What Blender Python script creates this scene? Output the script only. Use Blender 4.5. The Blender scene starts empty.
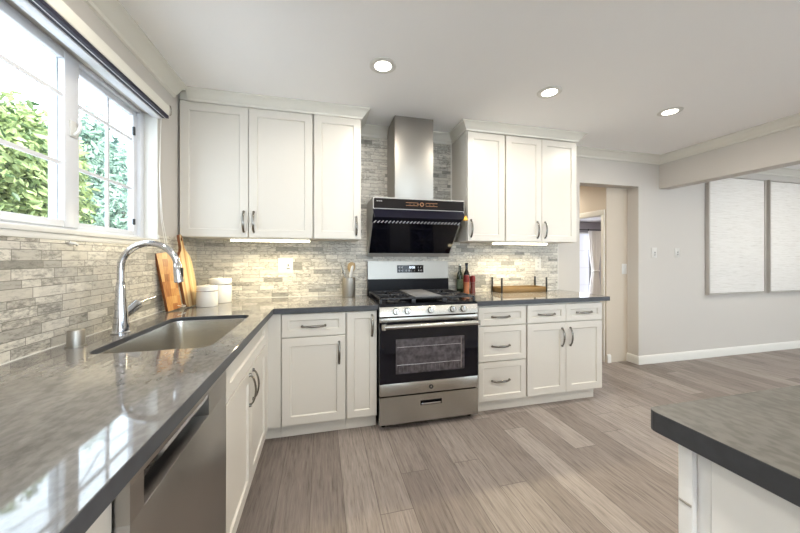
import bpy, bmesh, math, random
from mathutils import Vector, Matrix
random.seed(7)
S = bpy.context.scene
COL = S.collection
PI = math.pi

# ------------------------------------------------------------------ camera
cam_d = bpy.data.cameras.new('camera'); cam = bpy.data.objects.new('camera', cam_d); COL.objects.link(cam)
cam.location = (1.0063, -2.9048, 1.2585)
cam.rotation_euler = (PI/2, 0, -0.2437)
cam_d.sensor_width = 36; cam_d.lens = 313.35/800*36
cam_d.shift_y = -8.8/800
cam_d.clip_start = .02
S.camera = cam
# ------------------------------------------------------------------ world / sun / exposure
W = bpy.data.worlds.new('world'); S.world = W; W.use_nodes = True
wn = W.node_tree; bg = wn.nodes['Background']
bg.inputs['Color'].default_value = (.80, .89, 1, 1); bg.inputs['Strength'].default_value = 4.2
sun_d = bpy.data.lights.new('sun', 'SUN'); sun_d.energy = 6.0; sun_d.angle = .02; sun_d.color = (1, .98, .96)
sun = bpy.data.objects.new('sun', sun_d); COL.objects.link(sun)
sun.rotation_euler = Vector((-.45, 1, -1.1)).to_track_quat('-Z', 'Y').to_euler()
S.view_settings.view_transform = 'Standard'; S.view_settings.look = 'None'
S.view_settings.gamma = 1; S.view_settings.use_curve_mapping = False
S.view_settings.exposure = .86
CAN_POWER = 6.2
STRIP_POWER = 5.2
try:
    S.cycles.max_bounces = 10; S.cycles.diffuse_bounces = 6; S.cycles.glossy_bounces = 5
    S.cycles.transparent_max_bounces = 12; S.cycles.sample_clamp_indirect = 6
    S.cycles.use_denoising = True; S.cycles.caustics_reflective = False; S.cycles.caustics_refractive = False
except Exception: pass

# portals only guide the sampling of daylight through the kitchen window and the added openings
def portal(loc, rot, sx, sy):
    d = bpy.data.lights.new('portal', 'AREA'); d.shape = 'RECTANGLE'; d.size = sx; d.size_y = sy
    d.cycles.is_portal = True
    o = bpy.data.objects.new('daylight_portal', d); COL.objects.link(o); o.location = loc; o.rotation_euler = rot

# ------------------------------------------------------------------ materials
def nt_new(name):
    m = bpy.data.materials.new(name); m.use_nodes = True
    return m, m.node_tree, m.node_tree.nodes['Principled BSDF']
def N(nt, t, **kw):
    n = nt.nodes.new(t)
    for k, v in kw.items():
        if k.startswith('i_'):
            key = k[2:]; key = int(key) if key.isdigit() else key
            n.inputs[key].default_value = v
        else: setattr(n, k, v)
    return n
def math_n(nt, op, a, b=None, c=None):
    n = nt.nodes.new('ShaderNodeMath'); n.operation = op
    for i, x in enumerate((a, b, c)):
        if x is None: continue
        if isinstance(x, (int, float)): n.inputs[i].default_value = x
        else: nt.links.new(x, n.inputs[i])
    return n.outputs[0]
def ramp(nt, fac, stops, interp='LINEAR'):
    r = nt.nodes.new('ShaderNodeValToRGB'); r.color_ramp.interpolation = interp
    e = r.color_ramp.elements
    while len(e) > 1: e.remove(e[-1])
    e[0].position = stops[0][0]; e[0].color = (*stops[0][1], 1)
    for p, c in stops[1:]:
        q = e.new(p); q.color = (*c, 1)
    nt.links.new(fac, r.inputs[0]); return r.outputs[0]
def mixc(nt, fac, a, b, mode='MIX'):
    n = nt.nodes.new('ShaderNodeMix'); n.data_type = 'RGBA'; n.blend_type = mode
    for i, x in ((0, fac), (6, a), (7, b)):
        if isinstance(x, (int, float)): n.inputs[i].default_value = x
        elif isinstance(x, tuple): n.inputs[i].default_value = (*x, 1)
        else: nt.links.new(x, n.inputs[i])
    return n.outputs[2]
def bump(nt, p, h, s=.2, d=.002):
    b = N(nt, 'ShaderNodeBump', i_Strength=s, i_Distance=d); nt.links.new(h, b.inputs['Height']); nt.links.new(b.outputs[0], p.inputs['Normal'])
def coords(nt, scale=(1,1,1), world=True):
    g = N(nt, 'ShaderNodeNewGeometry'); mp = N(nt, 'ShaderNodeMapping'); mp.inputs['Scale'].default_value = scale
    nt.links.new(g.outputs['Position'], mp.inputs['Vector']); return mp.outputs[0]
def noise(nt, vec, scale, detail=4, rough=.5):
    n = N(nt, 'ShaderNodeTexNoise', i_Scale=scale, i_Detail=detail, i_Roughness=rough); nt.links.new(vec, n.inputs['Vector']); return n.outputs['Fac']
def mat(name, col, rough=.5, metal=0, nscale=0, nstr=.1, nd=.001, var=0, stretch=(1,1,1), coat=0, spec=None, emit=None, es=0):
    m, nt, p = nt_new(name)
    p.inputs['Base Color'].default_value = (*col, 1); p.inputs['Roughness'].default_value = rough; p.inputs['Metallic'].default_value = metal
    if coat: p.inputs['Coat Weight'].default_value = coat; p.inputs['Coat Roughness'].default_value = .05
    if spec is not None: p.inputs['Specular IOR Level'].default_value = spec
    if emit: p.inputs['Emission Color'].default_value = (*emit, 1); p.inputs['Emission Strength'].default_value = es
    if nscale or var:
        v = coords(nt, stretch); f = noise(nt, v, nscale or 4)
        if nscale: bump(nt, p, f, nstr, nd)
        if var:
            c = ramp(nt, f, [(.3, tuple(x*(1-var) for x in col)), (.7, tuple(min(1, x*(1+var)) for x in col))])
            nt.links.new(c, p.inputs['Base Color'])
    return m
M = {}
M['wall'] = mat('wall_paint', (.56,.53,.49), .7, nscale=120, nstr=.12, nd=.0008)
M['hallwall'] = mat('hall_paint', (.57,.50,.41), .7, nscale=120, nstr=.12, nd=.0008)
M['ceiling'] = mat('ceiling_paint', (.90,.895,.885), .8, nscale=70, nstr=.35, nd=.0015)
M['trim'] = mat('trim_paint', (.70,.69,.65), .4)
M['crown'] = mat('crown_paint', (.72,.70,.63), .45)
M['vinyl'] = mat('window_vinyl', (.66,.67,.70), .35)
M['cab'] = mat('cabinet_paint', (.63,.60,.545), .34, nscale=5, nstr=.03, nd=.001)
M['cabin'] = mat('cabinet_seam', (.30,.28,.24), .6)
M['islandp'] = mat('island_paint', (.86,.86,.86), .38)
M['steel'] = mat('brushed_steel', (.44,.425,.39), .27, 1, nscale=60, nstr=.10, nd=.0004, stretch=(.4,1,14))
M['consteel'] = mat('console_steel', (.28,.27,.25), .33, 1, nscale=60, nstr=.1, nd=.0004, stretch=(.4,1,14))
M['steelh'] = mat('brushed_steel_hood', (.40,.38,.345), .42, 1, nscale=60, nstr=.08, nd=.0004, stretch=(14,14,.4))
M['dwsteel'] = mat('dishwasher_steel', (.40,.38,.355), .33, 1, nscale=60, nstr=.06, nd=.0004, stretch=(1,.4,14))
M['sinksteel'] = mat('sink_steel', (.60,.58,.54), .24, 1, nscale=80, nstr=.06, nd=.0004, stretch=(1,10,1))
M['chrome'] = mat('polished_chrome', (.62,.62,.64), .07, 1)
M['pull'] = mat('pewter_pull', (.24,.225,.20), .22, 1)
M['black'] = mat('black_enamel', (.006,.006,.008), .25, spec=.10)
M['iron'] = mat('cast_iron', (.016,.017,.021), .33, nscale=220, nstr=.3, nd=.0006)
M['griddle'] = mat('griddle_iron', (.20,.20,.205), .36, nscale=220, nstr=.3, nd=.0006)
M['blackglass'] = mat('black_glass', (.005,.005,.009), .05, spec=.3)
M['darkpanel'] = mat('dark_panel_glass', (.012,.010,.010), .5, spec=.1)
M['visor'] = mat('visor_glass', (.008,.008,.016), .3, spec=.15)
M['hoodside'] = mat('hood_side_steel', (.40,.385,.36), .4, .4)
M['gap'] = mat('black_rubber', (.02,.02,.02), .7)  # plain black colour of stops, slots, button and cable
M['white'] = mat('white_plastic', (.66,.65,.62), .35)
M['ceramic'] = mat('white_ceramic', (.66,.65,.62), .22, nscale=14, nstr=.15, nd=.001)
M['mark_white'] = mat('printed_white', (.75,.75,.75), .5)
M['mark_orange'] = mat('printed_orange', (.28,.13,.05), .5)
M['sticker'] = mat('orange_sticker', (.85,.45,.05), .5)
M['lcd'] = mat('lit_display', (.7,.75,.8), .5, emit=(.75,.85,1), es=1.2)
M['can'] = mat('lamp_lens', (1,1,1), .4, emit=(1,.93,.82), es=10)
M['strip'] = mat('led_diffuser', (1,1,1), .4, emit=(1,.90,.66), es=5)
M['fabric'] = mat('curtain_fabric', (.80,.77,.73), .9, nscale=40, nstr=.2)
M['grey_room'] = mat('bedroom_paint', (.46,.44,.475), .8, nscale=100, nstr=.1)
M['brass'] = mat('dark_rod', (.03,.03,.03), .4, .6)
M['cord'] = mat('white_cord', (.8,.79,.76), .6)
M['canvas'] = None
M['cap_red'] = mat('red_cap', (.14,.010,.009), .35)
M['spice_orange'] = mat('orange_spice', (.30,.10,.035), .4, var=.25, nscale=90)
M['spice_dark'] = mat('dark_red_spice', (.10,.018,.010), .35, var=.3, nscale=90)
M['bottle_green'] = mat('dark_green_glass', (.010,.018,.007), .08)
M['bottle_black'] = mat('dark_wine_glass', (.008,.006,.006), .08)
M['label'] = mat('paper_label', (.09,.12,.07), .6, var=.3, nscale=60)
M['label2'] = mat('dark_paper_label', (.16,.05,.05), .6, var=.3, nscale=60)
M['wooden_spoon'] = mat('light_wood_spoon', (.42,.29,.14), .55, nscale=30, nstr=.1, var=.1, stretch=(1,1,.1))
M['rail_black'] = mat('blind_track_black', (.010,.010,.025), .6)
M['bark'] = mat('tree_bark', (.10,.07,.045), .9, nscale=30, nstr=.6, nd=.01)
M['bounce_ground'] = mat('pale_bounce_ground', (.56,.56,.58), .9, nscale=6, nstr=.3, nd=.01, var=.1)  # unseen ground made pale to bounce sunlight up to the ceiling
M['fence'] = mat('grey_fence', (.34,.35,.38), .8, nscale=9, nstr=.2, var=.15)
M['redpot'] = mat('red_terracotta', (.36,.07,.05), .7)
M['basebd'] = mat('baseboard_paint', (.72,.71,.67), .4)
M['crumb'] = mat('oven_cavity', (.10,.09,.10), .35, .5, var=.5, nscale=28)

def leaf_mat(name, c1, c2, tr):
    m, nt, p = nt_new(name)
    oi = N(nt, 'ShaderNodeNewGeometry')
    c = ramp(nt, oi.outputs['Random Per Island'], [(0, c1), (1, c2)])
    nt.links.new(c, p.inputs['Base Color']); p.inputs['Roughness'].default_value = .45
    t = N(nt, 'ShaderNodeBsdfTranslucent'); nt.links.new(c, t.inputs['Color'])
    mx = N(nt, 'ShaderNodeMixShader', i_0=tr); nt.links.new(p.outputs[0], mx.inputs[1]); nt.links.new(t.outputs[0], mx.inputs[2])
    nt.links.new(mx.outputs[0], nt.nodes['Material Output'].inputs['Surface']); return m
M['leaf_bright'] = leaf_mat('bright_leaves', (.04,.09,.03), (.60,.68,.30), .35)
M['leaf_hazed'] = leaf_mat('hazed_leaves', (.02,.06,.05), (.40,.53,.40), .25)  # bluish tint of haze and window glass put into the leaf colour

def glass_mat():
    m = bpy.data.materials.new('window_glass'); m.use_nodes = True; nt = m.node_tree; nt.nodes.clear()
    o = N(nt, 'ShaderNodeOutputMaterial'); t = N(nt, 'ShaderNodeBsdfTransparent'); t.inputs[0].default_value = (.95,.98,.98,1)
    g = N(nt, 'ShaderNodeBsdfGlossy', i_Roughness=.01); lw = N(nt, 'ShaderNodeLayerWeight', i_Blend=.5); fr = nt.nodes.new('ShaderNodeMath'); fr.operation = 'MULTIPLY_ADD'; nt.links.new(math_n(nt, 'POWER', lw.outputs['Facing'], 5.0), fr.inputs[0]); fr.inputs[1].default_value = .5; fr.inputs[2].default_value = .02
    mx = N(nt, 'ShaderNodeMixShader'); nt.links.new(fr.outputs[0], mx.inputs[0]); nt.links.new(t.outputs[0], mx.inputs[1]); nt.links.new(g.outputs[0], mx.inputs[2])
    nt.links.new(mx.outputs[0], o.inputs[0]); return m
M['glass'] = glass_mat()

def tile_mat():
    m, nt, p = nt_new('marble_mosaic_tile')
    g = N(nt, 'ShaderNodeNewGeometry'); s = N(nt, 'ShaderNodeSeparateXYZ'); nt.links.new(g.outputs['Position'], s.inputs[0])
    H = math_n(nt, 'ADD', s.outputs['X'], s.outputs['Y']); H = math_n(nt, 'ADD', H, 20.0)
    P_ = .0665; A = .58
    z = math_n(nt, 'DIVIDE', math_n(nt, 'SUBTRACT', s.outputs['Z'], .9155), P_)
    fl = math_n(nt, 'FLOOR', z); fr = math_n(nt, 'FRACT', z)
    up = math_n(nt, 'GREATER_THAN', fr, A)
    row = math_n(nt, 'ADD', math_n(nt, 'MULTIPLY', fl, 2.0), up)
    # distance to nearest horizontal joint (in metres)
    d1 = math_n(nt, 'MINIMUM', math_n(nt, 'MINIMUM', fr, math_n(nt, 'SUBTRACT', 1.0, fr)), math_n(nt, 'ABSOLUTE', math_n(nt, 'SUBTRACT', fr, A)))
    d1 = math_n(nt, 'MULTIPLY', d1, P_)
    wn_ = N(nt, 'ShaderNodeTexWhiteNoise', noise_dimensions='1D'); nt.links.new(row, wn_.inputs['W'])
    K = 7.6
    w = math_n(nt, 'ADD', math_n(nt, 'MULTIPLY', H, K), math_n(nt, 'MULTIPLY', wn_.outputs['Value'], 300.0))
    v1 = N(nt, 'ShaderNodeTexVoronoi', voronoi_dimensions='1D', feature='DISTANCE_TO_EDGE', i_Scale=1.0, i_Randomness=.95); nt.links.new(w, v1.inputs['W'])
    v2 = N(nt, 'ShaderNodeTexVoronoi', voronoi_dimensions='1D', feature='F1', i_Scale=1.0, i_Randomness=.95); nt.links.new(w, v2.inputs['W'])
    d2 = math_n(nt, 'DIVIDE', v1.outputs['Distance'], K)
    d = math_n(nt, 'MINIMUM', d1, d2)
    sep = N(nt, 'ShaderNodeSeparateColor'); nt.links.new(v2.outputs['Color'], sep.inputs[0])
    rnd = sep.outputs['Red']; rnd2 = sep.outputs['Green']
    base = ramp(nt, rnd, [(0, (.54,.51,.45)), (.3, (.64,.61,.545)), (.55, (.58,.55,.485)), (.70, (.46,.44,.395)), (.78, (.61,.58,.52)), (.90, (.40,.38,.34)), (.955, (.28,.27,.24))], 'CONSTANT')
    # veins, offset per tile
    cmb = N(nt, 'ShaderNodeCombineXYZ'); nt.links.new(math_n(nt, 'MULTIPLY', H, 1.0), cmb.inputs[0]); nt.links.new(math_n(nt, 'MULTIPLY', s.outputs['Z'], 2.6), cmb.inputs[1]); nt.links.new(math_n(nt, 'MULTIPLY', rnd, 40.0), cmb.inputs[2])
    n1 = noise(nt, cmb.outputs[0], 22, 7, .7); n2 = noise(nt, cmb.outputs[0], 9, 5, .62)
    vein = math_n(nt, 'ABSOLUTE', math_n(nt, 'SUBTRACT', n2, .5))
    vein = ramp(nt, vein, [(0, (1,1,1)), (.018, (.5,.5,.5)), (.06, (0,0,0))])
    vamt = math_n(nt, 'MULTIPLY', vein, math_n(nt, 'ADD', math_n(nt, 'MULTIPLY', rnd2, .6), .05))
    c = mixc(nt, vamt, base, (.13,.125,.115))
    sp = ramp(nt, n1, [(.36, (.62,.62,.62)), (.46, (.97,.97,.97)), (.72, (1.1,1.1,1.09))])
    c = mixc(nt, 1.0, c, sp, 'MULTIPLY')
    n4 = noise(nt, cmb.outputs[0], 34, 6, .75)
    blot = ramp(nt, math_n(nt, 'ADD', n4, math_n(nt, 'MULTIPLY', rnd2, .13)), [(.60, (0,0,0)), (.68, (1,1,1))])
    c = mixc(nt, math_n(nt, 'MULTIPLY', blot, .5), c, (.13,.125,.11))
    gm = ramp(nt, math_n(nt, 'MULTIPLY', d, 100.0), [(.08, (1,1,1)), (.16, (0,0,0))])
    c = mixc(nt, gm, c, (.20,.19,.165))
    nt.links.new(c, p.inputs['Base Color'])
    rg = math_n(nt, 'ADD', math_n(nt, 'MULTIPLY', gm, .4), .34); nt.links.new(rg, p.inputs['Roughness'])
    h = math_n(nt, 'MINIMUM', math_n(nt, 'MULTIPLY', d, 600.0), 1.0)
    bump(nt, p, h, .35, .0015); return m
M['tile'] = tile_mat()

def floor_mat():
    m, nt, p = nt_new('grey_plank_floor')
    g = N(nt, 'ShaderNodeNewGeometry'); s = N(nt, 'ShaderNodeSeparateXYZ'); nt.links.new(g.outputs['Position'], s.inputs[0])
    PW = .168
    x = math_n(nt, 'DIVIDE', math_n(nt, 'ADD', s.outputs['X'], .06), PW)
    row = math_n(nt, 'FLOOR', x); fx = math_n(nt, 'FRACT', x)
    d1 = math_n(nt, 'MULTIPLY', math_n(nt, 'MINIMUM', fx, math_n(nt, 'SUBTRACT', 1.0, fx)), PW)
    wn_ = N(nt, 'ShaderNodeTexWhiteNoise', noise_dimensions='1D'); nt.links.new(row, wn_.inputs['W'])
    L = 1.22
    yy = math_n(nt, 'ADD', math_n(nt, 'DIVIDE', s.outputs['Y'], L), math_n(nt, 'MULTIPLY', wn_.outputs['Value'], 37.0))
    cell = math_n(nt, 'FLOOR', yy); fy = math_n(nt, 'FRACT', yy)
    d2 = math_n(nt, 'MULTIPLY', math_n(nt, 'MINIMUM', fy, math_n(nt, 'SUBTRACT', 1.0, fy)), L)
    d = math_n(nt, 'MINIMUM', d1, d2)
    cv = N(nt, 'ShaderNodeCombineXYZ'); nt.links.new(row, cv.inputs[0]); nt.links.new(cell, cv.inputs[1])
    w2 = N(nt, 'ShaderNodeTexWhiteNoise', noise_dimensions='3D'); nt.links.new(cv.outputs[0], w2.inputs['Vector'])
    r = w2.outputs['Value']
    base = ramp(nt, r, [(0, (.195,.163,.145)), (.35, (.245,.208,.186)), (.7, (.29,.250,.226)), (1, (.345,.303,.275))])
    gc = N(nt, 'ShaderNodeCombineXYZ'); nt.links.new(math_n(nt, 'MULTIPLY', s.outputs['X'], 13.0), gc.inputs[0]); nt.links.new(math_n(nt, 'MULTIPLY', s.outputs['Y'], .8), gc.inputs[1]); nt.links.new(math_n(nt, 'MULTIPLY', r, 50.0), gc.inputs[2])
    n1 = noise(nt, gc.outputs[0], 6, 8, .68); n2 = noise(nt, gc.outputs[0], 1.6, 4, .6)
    gr = ramp(nt, n1, [(.34, (.60,.58,.57)), (.47, (.95,.95,.95)), (.68, (1.16,1.15,1.14))])
    ct = ramp(nt, math_n(nt, 'PINGPONG', math_n(nt, 'MULTIPLY', n2, 9.0), .5), [(0, (.86,.85,.84)), (.5, (1.05,1.05,1.05))])
    c = mixc(nt, 1.0, mixc(nt, 1.0, base, gr, 'MULTIPLY'), ct, 'MULTIPLY')
    gm = ramp(nt, math_n(nt, 'MULTIPLY', d, 100.0), [(.08, (1,1,1)), (.2, (0,0,0))])
    c = mixc(nt, gm, c, (.085,.07,.06)); nt.links.new(c, p.inputs['Base Color'])
    nt.links.new(ramp(nt, n1, [(.3, (.52,)*3), (.7, (.42,)*3)]), p.inputs['Roughness'])
    h = math_n(nt, 'ADD', math_n(nt, 'MULTIPLY', n1, .5), math_n(nt, 'MULTIPLY', gm, -1.0))
    bump(nt, p, h, .22, .0015); return m
M['floor'] = floor_mat()

def stone_mat(name, c1, c2, rough, spec=.5):
    m, nt, p = nt_new(name)
    v = coords(nt, (1, .55, 1)); n1 = noise(nt, v, 3.2, 9, .66); n2 = noise(nt, v, 60, 3, .5); n3 = noise(nt, v, 7, 8, .72)
    c = ramp(nt, n1, [(.32, c1), (.68, c2)])
    vn = ramp(nt, math_n(nt, 'ABSOLUTE', math_n(nt, 'SUBTRACT', n3, .5)), [(0, (.55,)*3), (.03, (0,)*3)])
    c = mixc(nt, math_n(nt, 'MULTIPLY', vn, .25), c, tuple(min(1, x*1.5) for x in c2))
    c = mixc(nt, .12, c, ramp(nt, n2, [(.4, (.05,.05,.05)), (.6, (.4,.39,.37))]))
    nt.links.new(c, p.inputs['Base Color'])
    p.inputs['Roughness'].default_value = rough
    p.inputs['Specular IOR Level'].default_value = spec
    bump(nt, p, n3, .003, .001); return m
M['stone'] = stone_mat('grey_quartz', (.105,.099,.094), (.180,.172,.165), .05, .9)
M['stone2'] = stone_mat('grey_quartz_honed', (.082,.077,.065), (.102,.096,.081), .42, .25)
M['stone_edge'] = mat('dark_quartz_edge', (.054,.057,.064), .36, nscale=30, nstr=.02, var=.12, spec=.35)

def wood_mat(name, cols, rough, scale, rows=None):
    m, nt, p = nt_new(name)
    g = N(nt, 'ShaderNodeTexCoord'); s = N(nt, 'ShaderNodeSeparateXYZ'); nt.links.new(g.outputs['Generated'], s.inputs[0])
    mp = N(nt, 'ShaderNodeMapping'); mp.inputs['Scale'].default_value = scale; nt.links.new(g.outputs['Generated'], mp.inputs[0])
    n = noise(nt, mp.outputs[0], 5, 7, .6)
    if rows == 'strips':
        f = math_n(nt, 'FLOOR', math_n(nt, 'MULTIPLY', s.outputs['Y'], 9.0)); w = N(nt, 'ShaderNodeTexWhiteNoise', noise_dimensions='1D'); nt.links.new(f, w.inputs['W'])
        fac = math_n(nt, 'ADD', math_n(nt, 'MULTIPLY', w.outputs['Value'], .6), math_n(nt, 'MULTIPLY', n, .4))
    elif rows == 'blocks':
        f = N(nt, 'ShaderNodeCombineXYZ'); nt.links.new(math_n(nt, 'FLOOR', math_n(nt, 'MULTIPLY', s.outputs['Y'], 4.0)), f.inputs[0]); nt.links.new(math_n(nt, 'FLOOR', math_n(nt, 'MULTIPLY', s.outputs['Z'], 8.0)), f.inputs[1])
        w = N(nt, 'ShaderNodeTexWhiteNoise', noise_dimensions='3D'); nt.links.new(f.outputs[0], w.inputs['Vector'])
        fac = math_n(nt, 'ADD', math_n(nt, 'MULTIPLY', w.outputs['Value'], .38), math_n(nt, 'MULTIPLY', n, .62))
    else: fac = n
    k = len(cols); c = ramp(nt, fac, [(.2 + .6*i/(k-1), cols[i]) for i in range(k)])
    nt.links.new(c, p.inputs['Base Color']); p.inputs['Roughness'].default_value = rough; bump(nt, p, n, .08, .001); return m
M['board_dark'] = wood_mat('acacia_board', [(.16,.05,.012), (.34,.13,.035), (.50,.26,.08), (.58,.38,.15)], .38, (2, 6, 1.2), 'blocks')
M['board_light'] = wood_mat('striped_board', [(.36,.18,.06), (.48,.30,.12), (.56,.41,.21), (.62,.49,.29)], .38, (2, 8, .8), 'strips')
M['board_edge'] = mat('dark_bark_edge', (.18,.055,.015), .45, nscale=20, nstr=.2, var=.3)
M['tray'] = wood_mat('tray_wood', [(.10,.05,.015), (.17,.10,.03), (.25,.16,.06)], .5, (.8, 8, 8))
def canvas_mat():
    m, nt, p = nt_new('lined_canvas')
    v = coords(nt, (.5, 1, 9)); n = noise(nt, v, 9, 7, .7); v2 = coords(nt, (3, 1, 60)); n2 = noise(nt, v2, 3, 3, .5)
    f = math_n(nt, 'ADD', math_n(nt, 'MULTIPLY', n, .6), math_n(nt, 'MULTIPLY', n2, .4))
    c = ramp(nt, f, [(.34, (.58,.55,.51)), (.46, (.72,.70,.66)), (.62, (.78,.76,.73))]); nt.links.new(c, p.inputs['Base Color'])
    p.inputs['Roughness'].default_value = .8; bump(nt, p, f, .5, .004); return m
M['canvas'] = canvas_mat()
M['artframe'] = mat('silver_frame', (.50,.47,.43), .4, .3)

# ------------------------------------------------------------------ mesh helpers
FR = {None: lambda p: Vector(p),
      'B': lambda p: Vector((p[0], -p[1], p[2])),            # back run: a = x, b = out from wall, c = up
      'L': lambda p: Vector((p[1], p[0], p[2])),             # left run: a = y, b = out from wall
      'I': lambda p: Vector((1.748 - p[1], p[0], p[2]))}     # island left face: a = y, b = out from face
class MB:
    def __init__(s, frame=None):
        s.bm = bmesh.new(); s.f = FR[frame] if not callable(frame) else frame
    def _fin(s, vs): 
        for v in vs: v.co = s.f(v.co)
    def _merge(s, t):
        for v in t.verts: v.co = s.f(v.co)
        me = bpy.data.meshes.new('tmp'); t.to_mesh(me); t.free(); s.bm.from_mesh(me); bpy.data.meshes.remove(me)
    def box(s, a0, a1, b0, b1, c0, c1, bev=0, seg=2):
        t = bmesh.new(); r = bmesh.ops.create_cube(t, size=1)
        for v in t.verts: v.co = Vector((a0 + (v.co.x+.5)*(a1-a0), b0 + (v.co.y+.5)*(b1-b0), c0 + (v.co.z+.5)*(c1-c0)))
        if bev: bmesh.ops.bevel(t, geom=list(t.edges), offset=bev, segments=seg, affect='EDGES', profile=.5)
        s._merge(t); return s
    def rings(s, rings, cap0=True, cap1=True, closed=True):
        t = bmesh.new(); R = [[t.verts.new(p) for p in r] for r in rings]; n = len(R[0])
        for i in range(len(R)-1):
            for j in range(n if closed else n-1):
                k = (j+1) % n
                try: t.faces.new((R[i][j], R[i][k], R[i+1][k], R[i+1][j]))
                except ValueError: pass
        if cap0: t.faces.new(R[0])
        if cap1: t.faces.new(R[-1])
        s._merge(t); return s
    def cyl(s, p0, p1, r0, r1=None, n=24):
        return s.tube([p0, p1], [r0, r0 if r1 is None else r1], n)
    def tube(s, pts, r, n=12, flat=1.0, up=None, caps=True):
        pts = [Vector(p) for p in pts]; rs = r if isinstance(r, (list, tuple)) else [r]*len(pts)
        rings = []; T0 = (pts[1]-pts[0]).normalized(); u = Vector(up) if up else (Vector((0,0,1)) if abs(T0.z) < .9 else Vector((1,0,0)))
        u = (u - T0*u.dot(T0)).normalized()
        for i, p in enumerate(pts):
            if i == 0: T = T0
            elif i == len(pts)-1: T = (pts[i]-pts[i-1]).normalized()
            else: T = ((pts[i+1]-pts[i]).normalized() + (pts[i]-pts[i-1]).normalized()).normalized()
            u = (u - T*u.dot(T)).normalized(); w = T.cross(u)
            rings.append([p + (u*math.cos(q)*flat + w*math.sin(q))*rs[i] for q in [2*PI*k/n for k in range(n)]])
        return s.rings(rings, caps, caps)
    def lathe(s, prof, c=(0,0,0), n=32):
        rings = [[(c[0]+max(r, 1e-4)*math.cos(2*PI*k/n), c[1]+max(r, 1e-4)*math.sin(2*PI*k/n), c[2]+z) for k in range(n)] for r, z in prof]
        return s.rings(rings)
    def prism(s, poly, axis, lo, hi):
        def P(q, t):
            return {0: (t, q[0], q[1]), 1: (q[0], t, q[1]), 2: (q[0], q[1], t)}[axis]
        return s.rings([[P(q, lo) for q in poly], [P(q, hi) for q in poly]])
    def shaker(s, a0, a1, c0, c1, b0, b1, fw=.057, rec=.009, e=.0018):
        def L(i, b): return [(a0+i, b, c0+i), (a1-i, b, c0+i), (a1-i, b, c1-i), (a0+i, b, c1-i)]
        return s.rings([L(0, b0), L(0, b1-e), L(e, b1), L(fw, b1), L(fw+.004, b1-rec*.75), L(fw+.006, b1-rec)])
    def build(s, name, m, parent=None, smooth=True, bevel=0):
        bmesh.ops.recalc_face_normals(s.bm, faces=s.bm.faces)
        me = bpy.data.meshes.new(name)
        if parent is not None:
            w = wpos(parent)
            for v in s.bm.verts: v.co -= w
        s.bm.to_mesh(me); s.bm.free()
        o = bpy.data.objects.new(name, me); COL.objects.link(o)
        ms = m if isinstance(m, (list, tuple)) else [m]
        for x in ms: me.materials.append(M[x] if isinstance(x, str) else x)
        if smooth:
            for f in me.polygons: f.use_smooth = True
            me.set_sharp_from_angle(angle=math.radians(38))
        if parent is not None: o.parent = parent
        if bevel:
            b = o.modifiers.new('bevel', 'BEVEL'); b.width = bevel; b.segments = 2; b.limit_method = 'ANGLE'; b.angle_limit = .7
        return o
def wpos(o):
    w = Vector(o.location)
    while o.parent: o = o.parent; w += Vector(o.location)
    return w
def thing(name, loc, label, cat, group=None):
    o = bpy.data.objects.new(name, None); COL.objects.link(o); o.location = loc; o.empty_display_size = .05
    return tag(o, label, cat, group)
def tag(o, label, cat, group=None, kind=None):
    o['label'] = label; o['category'] = cat
    if group: o['group'] = group
    if kind: o['kind'] = kind
    return o
def struct(o): o['kind'] = 'structure'; return o
def kids(o): return [c for c in bpy.data.objects if c.parent == o]
def copy_tree(o, parent=None):
    c = o.copy(); COL.objects.link(c); c.parent = parent
    for k in kids(o): copy_tree(k, c)
    return c

# ------------------------------------------------------------------ structure
CH = 2.465
def wallbox(name, m, *boxes):
    b = MB()
    for q in boxes: b.box(*q)
    return struct(b.build(name, m, smooth=False))
wallbox('floor', 'floor', (-.15, 9.6, -5.6, 4.4, -.06, 0))
wallbox('ceiling', 'ceiling', (-.15, 9.6, -5.6, 4.4, CH, CH+.08))
WY0, WY1, WZ0, WZ1 = -1.80, -.622, 1.37, 2.16     # window opening in the left wall
wallbox('wall_left', 'wall', (-.15, 0, -5.6, WY0, 0, CH), (-.15, 0, WY1, .14, 0, CH), (-.15, 0, WY0, WY1, 0, WZ0), (-.15, 0, WY0, WY1, WZ1, CH))
HX0, HX1, HZ = 3.79, 4.625, 2.097                 # hall opening in the back wall
wallbox('wall_back', 'wall', (0, HX0, 0, .14, 0, CH), (HX1, 9.6, 0, .14, 0, CH), (HX0, HX1, 0, .14, HZ, CH))
wallbox('wall_hall', 'hallwall', (4.31, HX1, .14, .20, 0, CH), (4.31, 4.40, .20, .96, 1.79, CH), (4.31, 4.40, .96, 4.2, 0, CH), (3.60, 3.69, .14, 4.2, 0, CH), (3.69, 4.31, 2.2, 2.3, 0, CH))
wallbox('wall_bedroom', 'grey_room', (4.40, 9.6, 4.2, 4.4, 0, CH), (4.402, 9.6, .243, .25, 0, CH), (9.5, 9.6, .24, 4.2, 0, CH))
wallbox('ceiling_bedroom', 'ceiling', (4.40, 9.5, .24, 4.2, 2.24, 2.28))
wallbox('wall_right', 'wall', (9.5, 9.6, -5.6, 0, 0, CH))
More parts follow.
